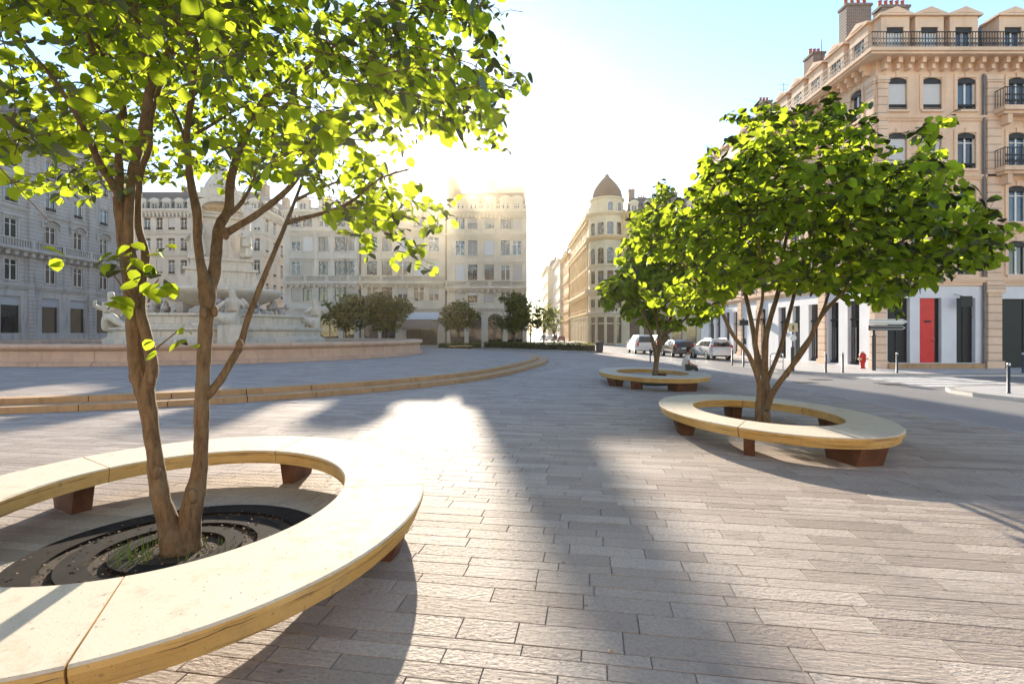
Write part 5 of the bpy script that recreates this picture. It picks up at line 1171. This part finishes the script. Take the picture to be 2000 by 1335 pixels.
# wall sconces on the side shopfront
# hedges
def hedge(label, a, b, w, h, seed, kerbw=.18):
    a, b = Vector((*a,0)), Vector((*b,0)); d = (b-a); L = d.length; rz = math.atan2(d.y, d.x)
    r = thing('hedge', label, 'hedge', a, rz, 'clipped hedges along the square'); rg = random.Random(seed)
    MB().box(-.15,L+.15,-w/2-kerbw,w/2+kerbw,-.01,.14).build('kerb', MATS['kerb_stone'], r); MB().box(.05,L-.05,-w/2+.08,w/2-.08,.1,h-.1).build('core', MATS['far_bark'], r)
    m = MB()
    for i in range(int(L*260)):
        t = rg.random(); x = rg.uniform(0,L); f = rg.random()
        if f < .45: p = Vector((x, rg.uniform(-w/2,w/2), h+rg.gauss(0,.04)))
        else: p = Vector((x, (-w/2 if f < .85 else w/2)+rg.gauss(0,.05), rg.uniform(.1,h)))
        M = frame(p, Vector((rg.gauss(0,1), rg.gauss(0,1), rg.gauss(.4,.7))), Vector((rg.gauss(0,1), rg.gauss(0,1), 1)), rg.uniform(.07,.13)); m.add([M @ Vector(v) for v in LV], LF)
    stuff(m.build('foliage', MATS['street_leaf'], r)); return r
hedge('long clipped hedge running towards the litter bin in mid square', (-3.0,62.5), (7.9,50.6), 1.3, .8, 1)
hedge('low hedge under the dark tree nearest the fountain', (-25.5,60.5), (-15.5,60.5), 1.2, .65, 2); hedge('short low hedge left of the awning shop', (-13.8,60.5), (-11.2,60.5), 1.2, .7, 3); hedge('low hedge under the smaller dark tree right of the awning', (-8.6,60), (-3.6,60), 1.2, .65, 4)
def slab_bench(label, x, y, L):
    r = thing('stone_bench', label, 'bench', (x,y,0), group='long pale benches before the hedges'); MB().box(0,L,-.25,.25,.36,.47).build('seat', MATS['bench_stone'], r)
    for q in (.3, L-.3): MB().box(q-.12,q+.12,-.2,.2,0,.36).build('leg', MATS['corten'], r)
slab_bench('long pale bench before the hedge nearest the fountain', -20.8, 59.2, 3.2); slab_bench('long pale bench before the hedge left of the awning', -16.6, 59.2, 3.1); slab_bench('pale bench before the hedge right of the awning', -7.2, 58.8, 2.6)
# foreground litter
r = thing('cigarette_butt', 'orange tipped cigarette butt on the paving at the bottom', 'cigarette butt', (*G(1197,1274)[:2],.003), R(150)); plain('filter_orange', (.5,.2,.05), .9); plain('paper_white', (.7,.7,.68), .9)
MB().tube([(0,0,.005),(.018,0,.005)], .0045, 8).build('filter', MATS['filter_orange'], r); MB().tube([(.018,0,.005),(.03,.001,.005)], .0042, 8).build('paper', MATS['paper_white'], r)
rg = random.Random(77); m = MB()
for i in range(2600):
    Y = 2.3+11*rg.random()**1.6; X = rg.uniform(-.95,1.02)*Y
    if X > 9.5 or in_platform(X, Y, .3): continue
    s = rg.uniform(.004,.011); q = rg.uniform(0, 6.28); c_, n_ = math.cos(q)*s, math.sin(q)*s; z = .003
    m.add([(X+c_,Y+n_,z),(X-n_*.4,Y+c_*.4,z+.003),(X-c_,Y-n_,z),(X+n_*.4,Y-c_*.4,z+.001)], [(0,1,2,3)])
for i in range(420):
    t_ = rg.uniform(0, 6.28); f_ = rg.uniform(.03,.75); X, Y = ell_pt(B1[0], B1[1]-f_, B1[2]-f_, B1[3], t_); s = rg.uniform(.004,.010); q = rg.uniform(0, 6.28); c_, n_ = math.cos(q)*s, math.sin(q)*s; z = .4515
    m.add([(X+c_,Y+n_,z),(X-n_*.4,Y+c_*.4,z+.002),(X-c_,Y-n_,z),(X+n_*.4,Y-c_*.4,z+.001)], [(0,1,2,3)])
plain('petal', (.42,.38,.30), .9, var=.7, scale=30, bump=0)
o = tag(m.build('petals', MATS['petal']), 'small pale petals and specks scattered over the paving', 'petals'); stuff(o)
# ================================================================== HAZE, ADDED FOR THE WARM GLOW ROUND THE SUN
hz = bpy.data.materials.new('glow_haze'); hz.use_nodes = True; t = hz.node_tree; t.nodes.clear()
o_ = t.nodes.new('ShaderNodeOutputMaterial'); pv_ = t.nodes.new('ShaderNodeVolumePrincipled'); pv_.inputs['Color'].default_value = (1.0,.86,.62,1)
pv_.inputs['Density'].default_value = .00033; pv_.inputs['Anisotropy'].default_value = .86; t.links.new(pv_.outputs[0], o_.inputs['Volume'])
hb = MB().box(-640,640,-100,1330,-1.1,31.5).build('haze', hz); hb['kind'] = 'stuff'; hb['label'] = 'hazy air added over the whole square for a warm sun glow'; hb['category'] = 'haze'
